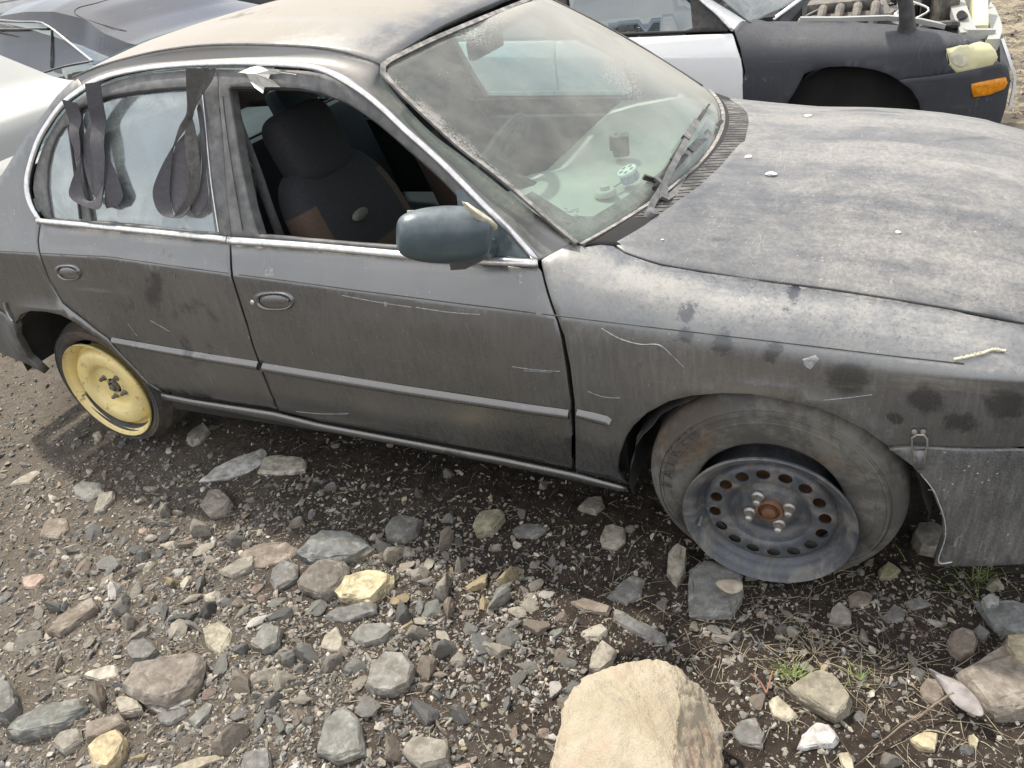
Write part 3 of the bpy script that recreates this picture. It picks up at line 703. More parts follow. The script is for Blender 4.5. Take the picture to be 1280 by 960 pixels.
# ---- wipers
WSX = Surf(wsf, (-.04, 1.10), (-.5, 1.05), 60, 60, WS.sign)
def wiper(arm, blade, pivot, post=None):
    wp = MB(); A3 = [WSX.p3(*p[:2], p[2]) for p in arm]
    wp.bar(crom(A3, 5), .017, .008, upv=(.6, 0, .8)); wp.lathe([(.0, .03), (.014, .028), (.017, .02), (.018, -.02)], WSX.p3(*pivot, .012), (.5, 0, .85), 16)
    o = own(wp.build('wiper_arm', M['frame'], car))
    B3 = [WSX.p3(*p[:2], p[2]) for p in blade]; bb = MB()
    bb.bar(resamp(B3, 12), .007, .014, upv=(.6, 0, .8)); bb.bar([p+Vector((.012, 0, .016)) for p in resamp(B3, 12)[2:10]], .013, .004, upv=(.6, 0, .8))
    own(bb.build('wiper_blade', M['rubber'], o), o)
    c3 = MB(); m = resamp(B3, 9); c3.bar([m[3]+Vector((.012, 0, .018)), m[5]+Vector((.012, 0, .018))], .022, .012, upv=(.6, 0, .8)); own(c3.build('blade_clip', M['plastic'], o), o)
wiper([(807, 279, .012), (811, 260, .020), (821, 243, .026), (834, 217, .028), (847, 192, .028), (860, 168, .026)], [(816, 237, .006), (848, 186, .008), (884, 134, .006)], (808, 278))
wiper([(919, 177, .010), (924, 160, .018), (923, 140, .024), (916, 120, .026), (907, 104, .024)], [(912, 145, .006), (904, 118, .008), (895, 92, .006)], (920, 176))

# ---- inner structure seen through gaps and openings
inner_pts = [(-2.05, .23), (-.40, .23), (-.40, .60), (-.36, .84), (-.52, .85), (-2.35, .90), (-2.8, .90), (-2.8, .70), (-2.3, .68), (-2.12, .50)]
inner = own(panel('inner_body_side', S_, E_(inner_pts), M['dark'], car, step=.08, off=-.045, thick=.01))
mirror(inner, car)
own(panel('inner_wing', S_, E_([(-.5, .62), (.62, .60), (.60, .69), (.3, .73), (-.3, .80), (-.5, .84)]), M['dark'], car, step=.08, off=-.03, thick=.01))
def archliner(cx, cz, r, a0, a1):
    b = MB(); n = 26; V = []; F = []
    for i in range(n+1):
        a = lerp(rad(a0), rad(a1), i/n); rr_ = r*(1+.012*math.sin(i*2.1))
        for y, q in ((.016, 1.0), (.05, 1.02), (.20, 1.03), (.34, 1.0), (.35, .3)): V.append((cx+rr_*q*math.cos(a), y, cz+rr_*q*math.sin(a)))
    for i in range(n):
        for j in range(4): F.append((i*5+j, (i+1)*5+j, (i+1)*5+j+1, i*5+j+1))
    b.add(V, F); return own(b.build('wheel_arch_liner', M['liner'], car))
mirror(archliner(.005, .255, .352, 2, 186), car)
mirror(archliner(-2.40, .30, .352, 6, 172), car)
b = MB(); b.box((-1.25, W2, .24), (1.7, 2*W2-.16, .05)); b.box((-2.55, W2, .33), (1.0, 2*W2-.75, .12)); b.box((.1, W2, .27), (1.0, 2*W2-.80, .12)); b.box((-.40, W2, .52), (.05, 2*W2-.2, .60)); b.box((-2.12, W2, .62), (.10, 2*W2-.3, .66), Matrix.Rotation(rad(-14), 3, 'Y'))
own(b.build('floor_pan', M['dark'], car))
b = MB(); b.box((-2.40, W2, .925), (.52, 2*W2-.36, .02)); own(b.build('parcel_shelf', M['interior'], car))
# headlining
V = []; F = []; na = 12; Sh = resamp(Sed, 10)
for i, p in enumerate(Sh):
    for j in range(na+1):
        u = j/na; V.append((p.x-.01, lerp(p.y+.03, 2*W2-p.y-.03, u), p.z-.045+.03*(1-(2*u-1)**2)))
F = [(i*(na+1)+j, (i+1)*(na+1)+j, (i+1)*(na+1)+j+1, i*(na+1)+j+1) for i in range(9) for j in range(na)]
own(mk('headlining', V, F, M['interior'], car))

# ---- rear window, boot lid, tail, nose
Cn = [S_.p3(*p, 0) for p in [(88, 103), (72, 119), (60, 135), (46, 153), (32, 172), (15, 198), (0, 222)]]+[S_.pt(-2.70, 1.0)]
V = []; F = []; nu = 30; Cc = resamp(Cn, 20)
def topcross(P, crown, xb=0.0, round_=.06):
    V = []; nu = 34; F = []
    for i, p in enumerate(P):
        for j in range(nu+1):
            u = j/nu; k = 1-abs(2*u-1)**2.6; V.append(Vector((p.x+xb*(1-(2*u-1)**2), lerp(p.y, 2*W2-p.y, u), p.z+crown*k)))
    for i in range(len(P)-1):
        for j in range(nu): F.append((i*(nu+1)+j, (i+1)*(nu+1)+j, (i+1)*(nu+1)+j+1, i*(nu+1)+j+1))
    return V, F
V, F = topcross(Cc, .05, -.07); own(mk('rear_window', V, F, M['farglass'], car))
q0 = [S_.pt(-2.70, 1.0), S_.pt(-2.9, .985), S_.pt(-3.12, .965)]
V, F = topcross(resamp(q0, 8), .035, -.05); own(mk('boot_lid', V, F, M['paint'], car))
q0 = [S_.pt(-3.12, .965), S_.pt(-3.16, .80), S_.pt(-3.16, .62)]
V, F = topcross(resamp(q0, 8), .02, -.09); own(mk('tail_panel', V, F, M['paint'], car))
q0 = [S_.pt(-3.19, .62), S_.pt(-3.19, .40), S_.pt(-3.10, .34)]
V, F = topcross(resamp(q0, 8), .0, -.10); own(mk('rear_bumper_face', V, F, M['bumper'], rbump), rbump)
q0 = [S_.pt(.79, .25), S_.pt(.79, .45), S_.pt(.74, .505)]
V, F = topcross(resamp(q0, 8), .0, .13); own(mk('front_bumper_face', V, F, M['bumper'], bumper), bumper)
q0 = [S_.pt(.66, .51), S_.pt(.70, .60), S_.pt(.64, .665)]
V, F = topcross(resamp(q0, 8), .01, .15); own(mk('front_grille', V, F, M['plastic'], car))
for yy in (.34, 2*W2-.34):
    b = MB(); b.box((.775, yy, .585), (.05, .36, .12), Matrix.Rotation(rad(-14 if yy < W2 else 14), 3, 'Z'), bev=.3); own(b.build('headlight', M['yellens'], car))

# ---- far side (mirrored panels)
far_side = {}
for o in (fender, door_f, door_r, quarter, rail, sill):
    far_side[o.name] = mirror(o, car)
for o, par in ((fr_f, 'front_door'), (fr_r, 'rear_door')): own(mirror(o), far_side[par])
for o in (gR, gQ):
    m_ = own(mirror(o), far_side['rear_door']); m_.data.materials[0] = M['farglass']
gf = own(panel('window_glass', S_, S_.pxs([(320, 298), (309, 258), (298, 205), (289, 150), (282, 108), (330, 103), (372, 106), (402, 112), (437, 125), (474, 150), (512, 183), (539, 207), (558, 225), (578, 245), (600, 262), (640, 300), (655, 318)]), M['farglass'], door_f, step=.06, off=-.018, thick=.004), door_f)
gf2 = own(mirror(gf), far_side['front_door']); D.objects.remove(gf)

# ---- door trims, B pillars
for sgn in (0, 1):
    t = panel('door_trim', S_, E_([(-2.1, .30), (-.52, .30), (-.52, .84), (-2.25, .895)]), M['interior'], car, step=.1, off=-.085, thick=.02)
    own(t)
    p = loft('centre_pillar', [S_.pt(-1.60, .40, -.07), S_.pt(-1.54, .92, -.05), S_.pt(-1.56, 1.30, -.05)], [S_.pt(-1.42, .40, -.07), S_.pt(-1.45, .92, -.05), S_.pt(-1.50, 1.30, -.05)], M['interior'], car, n=12, m=2, th=.03); own(p)
    if sgn: 
        mirror(t, car); mirror(p, car); D.objects.remove(t); D.objects.remove(p)

# ---- wheels
def rim_disc(b, c, ax, rmap, r_in, r_out, holes, m=0, seg=96):
    """a disc between two radii with holes cut through; rmap(r)->depth"""
    c = Vector(c); ax = Vector(ax).normalized(); e1 = Vector((1, 0, 0)); e1 = (e1-ax*e1.dot(ax)).normalized(); e2 = ax.cross(e1)
    loops = [[Vector((r_out*math.cos(2*math.pi*i/seg), r_out*math.sin(2*math.pi*i/seg))) for i in range(seg)], [Vector((r_in*math.cos(2*math.pi*i/48), r_in*math.sin(2*math.pi*i/48))) for i in range(48)]]
    for (hr_, ha, wr, wt) in holes:
        cx, cy = hr_*math.cos(ha), hr_*math.sin(ha); ca, sa = math.cos(ha), math.sin(ha)
        loops.append([Vector((cx+wr*math.cos(t)*ca-wt*math.sin(t)*sa, cy+wr*math.cos(t)*sa+wt*math.sin(t)*ca)) for t in [2*math.pi*k/18 for k in range(18)]])
    pts = []; ed = []
    for lp in loops:
        k = len(pts); n = len(lp); pts += lp; ed += [(k+i, k+(i+1) % n) for i in range(n)]
    base = np.array([[p.x, p.y] for p in pts]); nb = len(pts)
    r = r_in+.006
    while r < r_out-.004:
        n = int(2*math.pi*r/.011)
        for i in range(n):
            a = 2*math.pi*(i+.5*(int(r*1000) % 2))/n; q = Vector((r*math.cos(a), r*math.sin(a)))
            if ((base-np.array([q.x, q.y]))**2).sum(1).min() > .0035**2 and not any(inpoly(q, h) for h in loops[2:]): pts.append(q)
        r += .008
    vs, _, fs, *_r = delaunay_2d_cdt(pts, ed, [], 0, 1e-6)
    fs = [f for f in fs if (lambda q: r_in*.995 < q.length < r_out and not inpoly(q, loops[1]) and not any(inpoly(q, h) for h in loops[2:]))((vs[f[0]]+vs[f[1]]+vs[f[2]])/3)]
    P = [c+e1*v.x+e2*v.y+ax*rmap(v.length) for v in vs]; k = len(P)
    F = []
    for f in fs:
        nn = (P[f[1]]-P[f[0]]).cross(P[f[2]]-P[f[0]]); F.append(tuple(f) if nn.dot(ax) > 0 else tuple(reversed(f)))
    V = list(P)
    for h in loops[2:]:   # hole walls
        s = len(V); n = len(h)
        for q in h:
            p = c+e1*q.x+e2*q.y+ax*rmap(q.length); V += [p, p-ax*.004+ (Vector((0,0,0)))]
        for i in range(n): F.append((s+2*i, s+2*((i+1) % n), s+2*((i+1) % n)+1, s+2*i+1))
    b.add(V, F, m)
def wheel(c, ax, R, mat, kind, tyre, par=car):
    """c centre of the outer lip plane; tyre=(centre, radius, width, bead radius, mat)"""
    b = MB(); k = R/.208
    if kind == 'steel':
        P = [(.1015, -.041), (.106, -.036), (.112, -.033), (.150, -.034), (.158, -.038), (.163, -.050)]
        rm = lambda r: itp(r, [(a*k, d*k) for a, d in P])
        holes = [(.133*k, 2*math.pi*(i+.3)/16, .0150*k, .0168*k) for i in range(16)]
        rim_disc(b, c, ax, rm, .1015*k, .163*k, holes)
        bowl = [(.1015, -.041), (.098, -.050), (.092, -.062), (.082, -.068), (.074, -.066), (.066, -.058), (.060, -.056), (.034, -.055), (.031, -.060)]
        lip = [(.163, -.050), (.172, -.046), (.178, -.030), (.184, -.018), (.190, -.012), (.197, -.009), (.203, -.004), (.207, .0), (.2095, -.003), (.209, -.009), (.200, -.013), (.193, -.020), (.190, -.032), (.175, -.055), (.172, -.12), (.190, -.15), (.205, -.17)]
    else:
        bowl = [(.172, -.052), (.164, -.030), (.158, -.022), (.146, -.017), (.128, -.016), (.108, -.020), (.100, -.027), (.094, -.040), (.088, -.046), (.070, -.048), (.054, -.046), (.034, -.044), (.031, -.05)]
        lip = [(.172, -.052), (.182, -.052), (.187, -.034), (.190, -.022), (.198, -.018), (.204, -.008), (.2075, .0), (.210, -.003), (.2095, -.010), (.200, -.02), (.18, -.06), (.18, -.10), (.205, -.14)]
    b.lathe([(r*k, d*k) for r, d in bowl], c, ax, 72); b.lathe([(r*k, d*k) for r, d in lip], c, ax, 96)
    root = own(b.build('wheel_rim', mat, par, sharp=50), par)
    c = Vector(c); ax = Vector(ax).normalized(); e1 = Vector((1, 0, 0)); e1 = (e1-ax*e1.dot(ax)).normalized(); e2 = ax.cross(e1)
    sd_ = -.056*k if kind == 'steel' else -.047*k
    for i, a in enumerate((rad(125), rad(200), rad(300), rad(20)) if kind == 'steel' else (rad(140), rad(250), rad(330), rad(50))):
        q = c+(e1*math.cos(a)+e2*math.sin(a))*.050*k; b = MB()
        nk = 1 if kind == 'steel' else .72; b.lathe([(r*nk, sd_+(d-sd_)*nk) for r, d in ((.017, sd_+.002), (.016, sd_+.006), (.011, sd_+.010), (.0105, sd_+.024), (.0095, sd_+.030), (.006, sd_+.034), (0, sd_+.035))], q, ax, 12)
        own(b.build('wheel_nut', M['steel'] if kind == 'steel' else M['engine'], root, sharp=25), root)
    b = MB(); kk = 1 if kind == 'steel' else .7
    b.lathe([(r*kk, d) for r, d in ((.036, sd_), (.034, sd_+.010), (.027, sd_+.011), (.025, sd_+.003), (.019, sd_+.003), (.017, sd_+.018), (.010, sd_+.022), (0, sd_+.022))], c, ax, 24)
    own(b.build('hub', M['rust'] if kind == 'steel' else M['engine'], root), root)
    b = MB(); b.lathe([(.20*k*.78, -.08), (.03, -.082)], c, ax, 40); own(b.build('brake_drum', M['rust'], root), root)
    b = MB(); q = c+(e1*math.cos(rad(195))+e2*math.sin(rad(195)))*.174*k+ax*(-.035); b.tube([q, q+ax*.03], .004, 8); own(b.build('tyre_valve', M['steel'], root), root)
    tc_, tR, tw, tb, tm = tyre; t = MB()
    h = tw/2; s = (tR-tb)
    half = [(tb, -.02), (tb+.004, -.006), (tb+.010, -.001), (tb+s*.16, .000), (tb+s*.22, .004), (tb+s*.45, .012), (tb+s*.50, .012), (tb+s*.51, .014), (tb+s*.53, .014), (tb+s*.54, .012), (tb+s*.66, .0115), (tb+s*.665, .0145), (tb+s*.70, .0145), (tb+s*.705, .010), (tb+s*.74, .007), (tb+s*.745, .010), (tb+s*.82, -.001), (tR-.012, -.012), (tR-.004, -.022)]
    tread = [(tR, -.034)]
    for g0 in (.27, .45, .60, .78):
        d = -tw*g0; tread += [(tR+.001, d+.006), (tR-.006, d+.004), (tR-.006, d-.003), (tR+.001, d-.005)]
    back = [(tR-.012, -tw+.012), (tb+s*.5, -tw-.01), (tb, -tw+.02)]
    t.lathe(half+tread+back, tc_, ax, 120)
    V = t.V
    if kind == 'steel':
        for v in V:
            dd = math.hypot(v.x-c.x, v.z-c.z)
            if v.y < .06: v.y += (.045-min(.045, v.y))*(1-sst(dd, .205, .262))*(1-sst(v.z, c.z-.08, c.z+.08))
    for v in V:
        rr0 = math.hypot(v.x-tc_[0], v.z-tc_[2]); kb = max(0, 1-(rr0-tb)/(tR-tb))
        if kind == 'steel': v.z -= .022*kb; v.x -= .006*kb
        if v.z < .010:
            dz = .010-v.z; v.z = .010+.0*dz; v.y += (-1 if v.y < tc_[1]+h else 1)*dz*.35
    o = own(t.build('tyre', tm, root, sharp=40), root)
    return root, o
wf, tf = wheel((.009, -.014, .223), (.017, -1, -.033), .208, M['rimgrey'], 'steel', ((.012, .014, .296), .306, .175, .174, M['tyre']))
wr, tr_ = wheel((-2.421, .066, .260), (0, -1, .0), .205, M['rimyellow'], 'spare', ((-2.415, .088, .276), .266, .16, .192, M['tyre2']))
def copytree(o, parent, f):
    c = f(o); own(c, parent)
    for ch in list(o.children): copytree(ch, c, f)
for r_ in (wf, wr): copytree(r_, car, lambda o: mirror(o))

# lettering moulded in the sidewall
def letters(txt, c, R_, size, a_start, step, y, par, mat, font=None):
    b = MB()
    for i, ch in enumerate(txt):
        cu = D.curves.new('t', 'FONT'); cu.body = ch; cu.size = size; cu.align_x = 'CENTER'; cu.extrude = .0012
        to = D.objects.new('t', cu); col.objects.link(to); bpy.context.view_layer.update(); dg = bpy.context.evaluated_depsgraph_get(); me = D.meshes.new_from_object(to.evaluated_get(dg))
        a = rad(a_start-step*i)
        er = Vector((math.cos(a), 0, math.sin(a))); et = Vector((math.sin(a), 0, -math.cos(a))); V = []
        for v in me.vertices:
            p = c+er*(R_+v.co.y)+et*v.co.x; V.append(Vector((p.x, y-v.co.z, p.z)))
        b.add(V, [tuple(p.vertices) for p in me.polygons]); D.objects.remove(to); D.meshes.remove(me)
    return own(b.build('sidewall_lettering', mat, par, smooth=False), par)
letters('FALKEN', Vector((.012, 0, .296)), .240, .043, 180, 8.6, -.0080, tf, simple('sidewall_letter_rubber', (.045, .043, .039), (.07, .066, .058), .85))

# ---- door mirror
base = onY(606, 291, .02); tip = onY(500, 294, -.115)
ctr = (base+tip)/2; a_ = (tip-base).normalized(); zz = Vector((0, 0, 1)); zz = (zz-a_*zz.dot(a_)).normalized(); f_ = a_.cross(zz)
if f_.x < 0: f_ = -f_
hl = (tip-base).length/2+.008
def mf(t, s):   # t along, s around
    pass
b = MB(); V = []; F = []; nA, nB = 28, 36
for i in range(nA+1):
    th = -math.pi/2+math.pi*i/nA; ca = max(0, math.cos(th))**.42; x = math.sin(th)
    x = math.copysign(abs(x)**.85, x)
    hz = (.066 if x > 0 else .066)*ca*(1-.10*max(0, x)); hd = .062*ca*(1-.15*x)
    for j in range(nB):
        ph = 2*math.pi*j/nB; c_, s_2 = math.cos(ph), math.sin(ph)
        d = hd*math.copysign(abs(c_)**.8, c_) if c_ > 0 else hd*.35*c_
        V.append(ctr+a_*(hl*x)+zz*(hz*math.copysign(abs(s_2)**.72, s_2))+f_*d)
for i in range(nA):
    for j in range(nB): F.append((i*nB+j, i*nB+(j+1) % nB, (i+1)*nB+(j+1) % nB, (i+1)*nB+j))
b.add(V, F); mir = own(b.build('door_mirror', M['mirror'], car))
b = MB(); b.box(ctr-f_*.024, (.004, .16, .10), Matrix((f_, a_, zz)).transposed(), bev=.2); own(b.build('mirror_glass', M['chrome'], mir), mir)
b = MB()
p0 = S_.p3(604, 312, .0); p1 = base+Vector((0, -.0, -.035)); b.sweep([p0+Vector((.0, .02, 0)), p1.lerp(p0, .5), p1-a_*-.03], lambda i, t: [(.03*math.cos(q), .030*math.sin(q)) for q in [k*math.pi/5 for k in range(10)]], (0, 0, 1)); own(b.build('mirror_arm', M['mirror'], mir), mir)
# snapped bracket end and filler patch on the mirror
b = MB(); b.sweep([onY(563, 332, -.03), onY(580, 331, -.02), onY(600, 322, .0), onY(610, 300, .02)], lambda i, t: [(-.010, -.005), (.010, -.005), (.010, .005), (-.010, .005)], (0, -1, 0)); own(b.build('broken_bracket', M['plastic'], mir), mir)
pa = [(577, 251), (583, 256), (592, 262), (601, 268), (611, 275), (619, 280), (620, 285), (614, 287), (605, 282), (598, 275), (590, 266), (581, 257)]
P3_ = [onY(x, y, -.018) if x < 600 else onY(x, y, .03) for x, y in pa]
P3_ = [onY(x, y, lerp(-.062, .015, (x-577)/43)) for x, y in pa]
b = MB(); cc = sum(P3_, Vector())/len(P3_)+Vector((.004, -.006, .004)); n = len(P3_); b.add(P3_+[cc], [(i, (i+1) % n, n) for i in range(n)]); fo = own(b.build('filler_patch', M['filler'], mir), mir)
fo.modifiers.new('t', 'SOLIDIFY').thickness = .006

# ---- damage details
def strip_px(nm, P, w_, off, mat, par, jag=.5):
    b = MB(); q = [S_.p3(*p, off) for p in P]; q = resamp(crom(q, 6), 44); rnd_ = random.Random(int(P[0][0]))
    b.sweep(q, lambda i, t: [(-w_*(.4+rnd_.random()*jag), -.001), (w_*(.4+rnd_.random()*jag), -.001), (w_*.3, .002), (-w_*.3, .002)], (0, -1, 0)); return own(b.build(nm, mat, par), par)
strip_px('torn_edge', [(1192, 450), (1210, 446), (1228, 442), (1240, 438), (1256, 439)], .0045, .003, M['filler'], fender, 1)
strip_px('chipped_edge', [tuple(p) for p in [(1150, 590), (1166, 610), (1174, 628), (1181, 650), (1181, 672), (1173, 700), (1190, 700)]], .0012, .006, M['paper'], bumper, .9)
M['smear'] = simple('pale_smear', (.34, .345, .34), (.20, .20, .195), .8, 0, 120, .3, .001)
for par_, w_, P in ((door_f, .0011, [(428, 369), (470, 377), (515, 384)]), (door_f, .0016, [(520, 384), (560, 390), (600, 393)]), (door_f, .0008, [(640, 458), (670, 462), (700, 464)]), (door_f, .0009, [(655, 463), (690, 465)]),
    (fender, .0012, [(752, 410), (775, 423), (800, 430), (824, 431), (842, 446), (855, 459)]), (fender, .0006, [(735, 489), (755, 496), (775, 497)]), (fender, .0007, [(1030, 500), (1060, 497), (1090, 493)]), (door_r, .0010, [(218, 342), (219, 348)]), (door_r, .0008, [(160, 404), (172, 420)]), (door_r, .0006, [(188, 400), (205, 410), (212, 414)]), (door_f, .0009, [(370, 514), (400, 517), (436, 517)]), (bumper, .0008, [(1160, 612), (1200, 614), (1250, 612)]), (bumper, .0007, [(1190, 665), (1230, 663)])):
    strip_px('scratch_and_dent_glint', P, w_*.42, .0007, M['smear'], par_, 1.6)  # pale strips: scratches, plus the painted glint of a dent edge on the wing
for par_, P in ((door_f, [(331, 341), (336, 333), (341, 336), (343, 344), (336, 346), (332, 346)]), (door_f, [(642, 346), (652, 342), (657, 345), (652, 349), (655, 354), (645, 355), (648, 350)]), (fender, [(1003, 449), (1019, 444), (1024, 448), (1013, 462), (1006, 457)]), (door_f, [(480, 378), (483, 377), (484, 382), (481, 383)])):
    own(panel('residue_patch', S_, S_.pxs(P), M['smear'], par_, step=.006, off=.0006, thick=.0006, rnd=.0003), par_)
b = MB(); q = lambda x, y, o=.008: S_.p3(x, y, o)
b.tube([q(1140, 556), q(1140, 545), q(1146, 541), q(1155, 541), q(1159, 546), q(1159, 556)], .0022, 6, upv=(0, -1, 0)); b.tube([q(1141, 556), q(1143, 576, .01)], .002, 6, upv=(0, -1, 0)); b.tube([q(1158, 556), q(1155, 576, .01)], .002, 6, upv=(0, -1, 0))
la = own(b.build('latch_wire', M['steel'], bumper), bumper)
b = MB(); b.add([q(1142, 560, .007), q(1156, 560, .007), q(1154, 584, .009), q(1143, 583, .009)], [(0, 1, 2, 3)]); lo = own(b.build('latch_plate', M['bumper'], bumper), bumper); lo.modifiers.new('t', 'SOLIDIFY').thickness = .004
for x, y in ((1143, 538), (1154, 538)):
    b = MB(); b.lathe([(.006, .0), (.005, .004), (0, .005)], S_.p3(x, y, .004), (0, -1, 0), 10); own(b.build('latch_screw', M['steel'], bumper), bumper)
b = MB(); bq = [S_.p3(x, y, .006) for x, y in ((7, 378), (9, 386), (14, 396), (18, 401))]; b.tube(bq, .004, 6, upv=(0, -1, 0)); own(b.build('bumper_clip', M['steel'], rbump), rbump)

# ---- cabin
b = MB(); prof = [(-.30, .845), (-.42, .885), (-.55, .897), (-.68, .900), (-.76, .893), (-.805, .865), (-.81, .80), (-.78, .70), (-.70, .55), (-.66, .40)]
V = []; F = []; ny = 26
for j in range(ny+1):
    y = lerp(.205, 2*W2-.205, j/ny)
    for x, z in prof: V.append((x+.05*(1-((y-W2)/(W2-.13))**2)*(1 if x > -.5 else 0)-(.05 if x > -.5 else 0)-(.03*math.exp(-((y-.48)/.17)**2) if x < -.6 else 0), y, z+(.03*math.exp(-((y-.48)/.17)**4) if -.8 < x < -.6 else 0)-.020))
m_ = len(prof); F = [(j*m_+i, j*m_+i+1, (j+1)*m_+i+1, (j+1)*m_+i) for j in range(ny) for i in range(m_-1)]
dash = own(mk('dashboard', V, F, M['glove'], car, sharp=40)); so = dash.modifiers.new('t', 'SOLIDIFY'); so.thickness = .01
b = MB(); sc_ = onY(626, 205, .48); ax_ = Vector((-.86, 0, .5)); e1 = Vector((0, 1, 0)); e2 = ax_.cross(e1).normalized()
swc = sc_+Vector((-.03, 0, -.04))
b.tube([swc+(e1*math.cos(t)+e2*math.sin(t))*.185 for t in [2*math.pi*k/40 for k in range(41)]], .015, 8, upv=ax_)
for t in (rad(0), rad(180), rad(-60), rad(-120)): b.bar([swc, swc+(e1*math.cos(t)+e2*math.sin(t))*.18], .035, .014, upv=ax_)
sw = own(b.build('steering_wheel', M['interior'], car)); b = MB(); b.ball(swc+ax_*.01, (.05, .085, .075), 3); own(b.build('wheel_boss', M['interior'], sw), sw)
b = MB(); b.tube([swc, swc+Vector((.3, 0, -.14))], .04, 10); own(b.build('steering_column', M['interior'], sw), sw)
def seat(yc, par=car):
    Rt = Matrix.Rotation(rad(-19), 3, 'Y'); o = Vector((-1.24, yc, .445))
    def grid(sx, sy, sz, f, brown, n=14):
        """superellipsoid cushion, brown where brown(x,y,z) in local units"""
        V = []; F = []; mi = []; A = 22; Bn = 30
        for i in range(A+1):
            th = -math.pi/2+math.pi*i/A
            for j in range(Bn):
                ph = 2*math.pi*j/Bn; cp = lambda v, e: math.copysign(abs(v)**e, v)
                V.append(Vector((sx*cp(math.cos(th), .45)*cp(math.cos(ph), .55), sy*cp(math.cos(th), .45)*cp(math.sin(ph), .55), sz*cp(math.sin(th), .55))))
        for i in range(A):
            for j in range(Bn):
                q = (i*Bn+j, i*Bn+(j+1) % Bn, (i+1)*Bn+(j+1) % Bn, (i+1)*Bn+j); F.append(q)
                c = (V[q[0]]+V[q[2]])/2; mi.append(1 if brown(c.x/sx, c.y/sy, c.z/sz) else 0)
        return [f(v) for v in V], F, mi
    V, F, mi = grid(.075, .25, .31, lambda v: o+Rt@(Vector((v.x-.02*(1-(v.y/.25)**2) + .02*math.cos(v.z*6), v.y*(1-.16*max(0, v.z/.31)**2), v.z+.30))), lambda x, y, z: (abs(y) > .72 and z < .62) or (-.62 < y < .62 and z < .06-.28*(y+.2) and x > 0))
    back = own(mk('seat_back', V, F, [M['seatblack'], M['seatbrown']], par, mi=mi)); 
    V, F, mi = grid(.26, .25, .075, lambda v: Vector((-1.02+v.x, yc+v.y, .44+v.z-.03*(v.x))), lambda x, y, z: abs(y) > .7)
    own(mk('seat_cushion', V, F, [M['seatblack'], M['seatbrown']], par, mi=mi), back)
    V, F, mi = grid(.06, .14, .115, lambda v: o+Rt@(Vector((v.x+.01, v.y, v.z+.655))), lambda x, y, z: False)
    hd = own(mk('headrest', V, F, [M['seatblack'], M['seatbrown']], par, mi=mi), back)
    b = MB()
    for s in (-.06, .06):
        b = MB(); b.tube([o+Rt@Vector((0, s, .56)), o+Rt@Vector((0, s, .66))], .007, 8); own(b.build('headrest_post', M['steel'], back), back)
    b = MB(); e = [o+Rt@Vector((.074-.018+.012, -.03+.042*math.cos(t), .40+.017*math.sin(t))) for t in [2*math.pi*k/20 for k in range(20)]]; e = [p+Rt@Vector((.012, 0, 0)) for p in e]
    b.add(e, [tuple(range(20))]); bo = own(b.build('seat_badge', M['badge'], back), back); bo.modifiers.new('t', 'SOLIDIFY').thickness = .004
    return back
seat(.44); seat(2*W2-.50)
b = MB(); b.box((-1.98, W2, .72), (.16, 2*W2-.42, .52), Matrix.Rotation(rad(-17), 3, 'Y'), bev=.4); b.box((-1.75, W2, .46), (.46, 2*W2-.42, .16), bev=.4); own(b.build('rear_bench', M['seatblack'], car))
for yc in (.5, 2*W2-.5):
    b = MB(); b.box((-2.10, yc, 1.03), (.09, .24, .13), Matrix.Rotation(rad(-17), 3, 'Y'), bev=.4); own(b.build('rear_headrest', M['seatblack'], car))
# seat belt hanging down the near pillar
def ribbon(nm, pairs, mat, th=.0016, n=60, par=None):
    A = crom([p[0] for p in pairs], 5); B = crom([p[1] for p in pairs], 5)
    return mk_loft(nm, A, B, mat, par, n, th)
def mk_loft(nm, A, B, mat, par, n, th):
    A = resamp(A, n); B = resamp(B, n); V = []; F = []
    for a, c in zip(A, B): V += [a, a.lerp(c, .5), c]
    for i in range(n-1): F += [(i*3, (i+1)*3, (i+1)*3+1, i*3+1), (i*3+1, (i+1)*3+1, (i+1)*3+2, i*3+2)]
    o = mk(nm, V, F, mat); so = o.modifiers.new('thick', 'SOLIDIFY'); so.thickness = th; so.offset = 0
    if par: own(o, par)
    return o
bp = [((287, 112), (298, 114)), ((291, 150), (303, 150)), ((305, 190), (317, 187)), ((318, 225), (330, 222)), ((332, 262), (342, 258)), ((345, 296), (356, 294)), ((360, 330), (370, 328))]
ribbon('seat_belt', [(onY(*a, lerp(.27, .23, i/6)), onY(*c, lerp(.27, .25, i/6))) for i, (a, c) in enumerate(bp)], M['belt'], par=car)
b = MB(); b.tube(crom([onY(304, 200, .2), onY(312, 206, .2), (onY(317, 222, .2)), onY(318, 245, .2), onY(322, 285, .2)], 5), .006, 6); own(b.build('belt_guide', M['plastic'], car), car)
# sun visors and cabin mirror
b = MB(); b.box(onY(515, 92, .52), (.16, .36, .015), Matrix.Rotation(rad(28), 3, 'Y')); own(b.build('sun_visor', M['interior'], car)); b = MB(); b.box((-1.09, 2*W2-.5, 1.27), (.16, .36, .015), Matrix.Rotation(rad(15), 3, 'Y')); own(b.build('sun_visor', M['interior'], car))
b = MB(); b.box((-.99, W2, 1.24), (.03, .22, .06), bev=.4); b.tube([(-.985, W2, 1.25), (-.96, W2, 1.31)], .008); own(b.build('cabin_mirror', M['plastic'], car))
# paper sticker print inside the windscreen foot

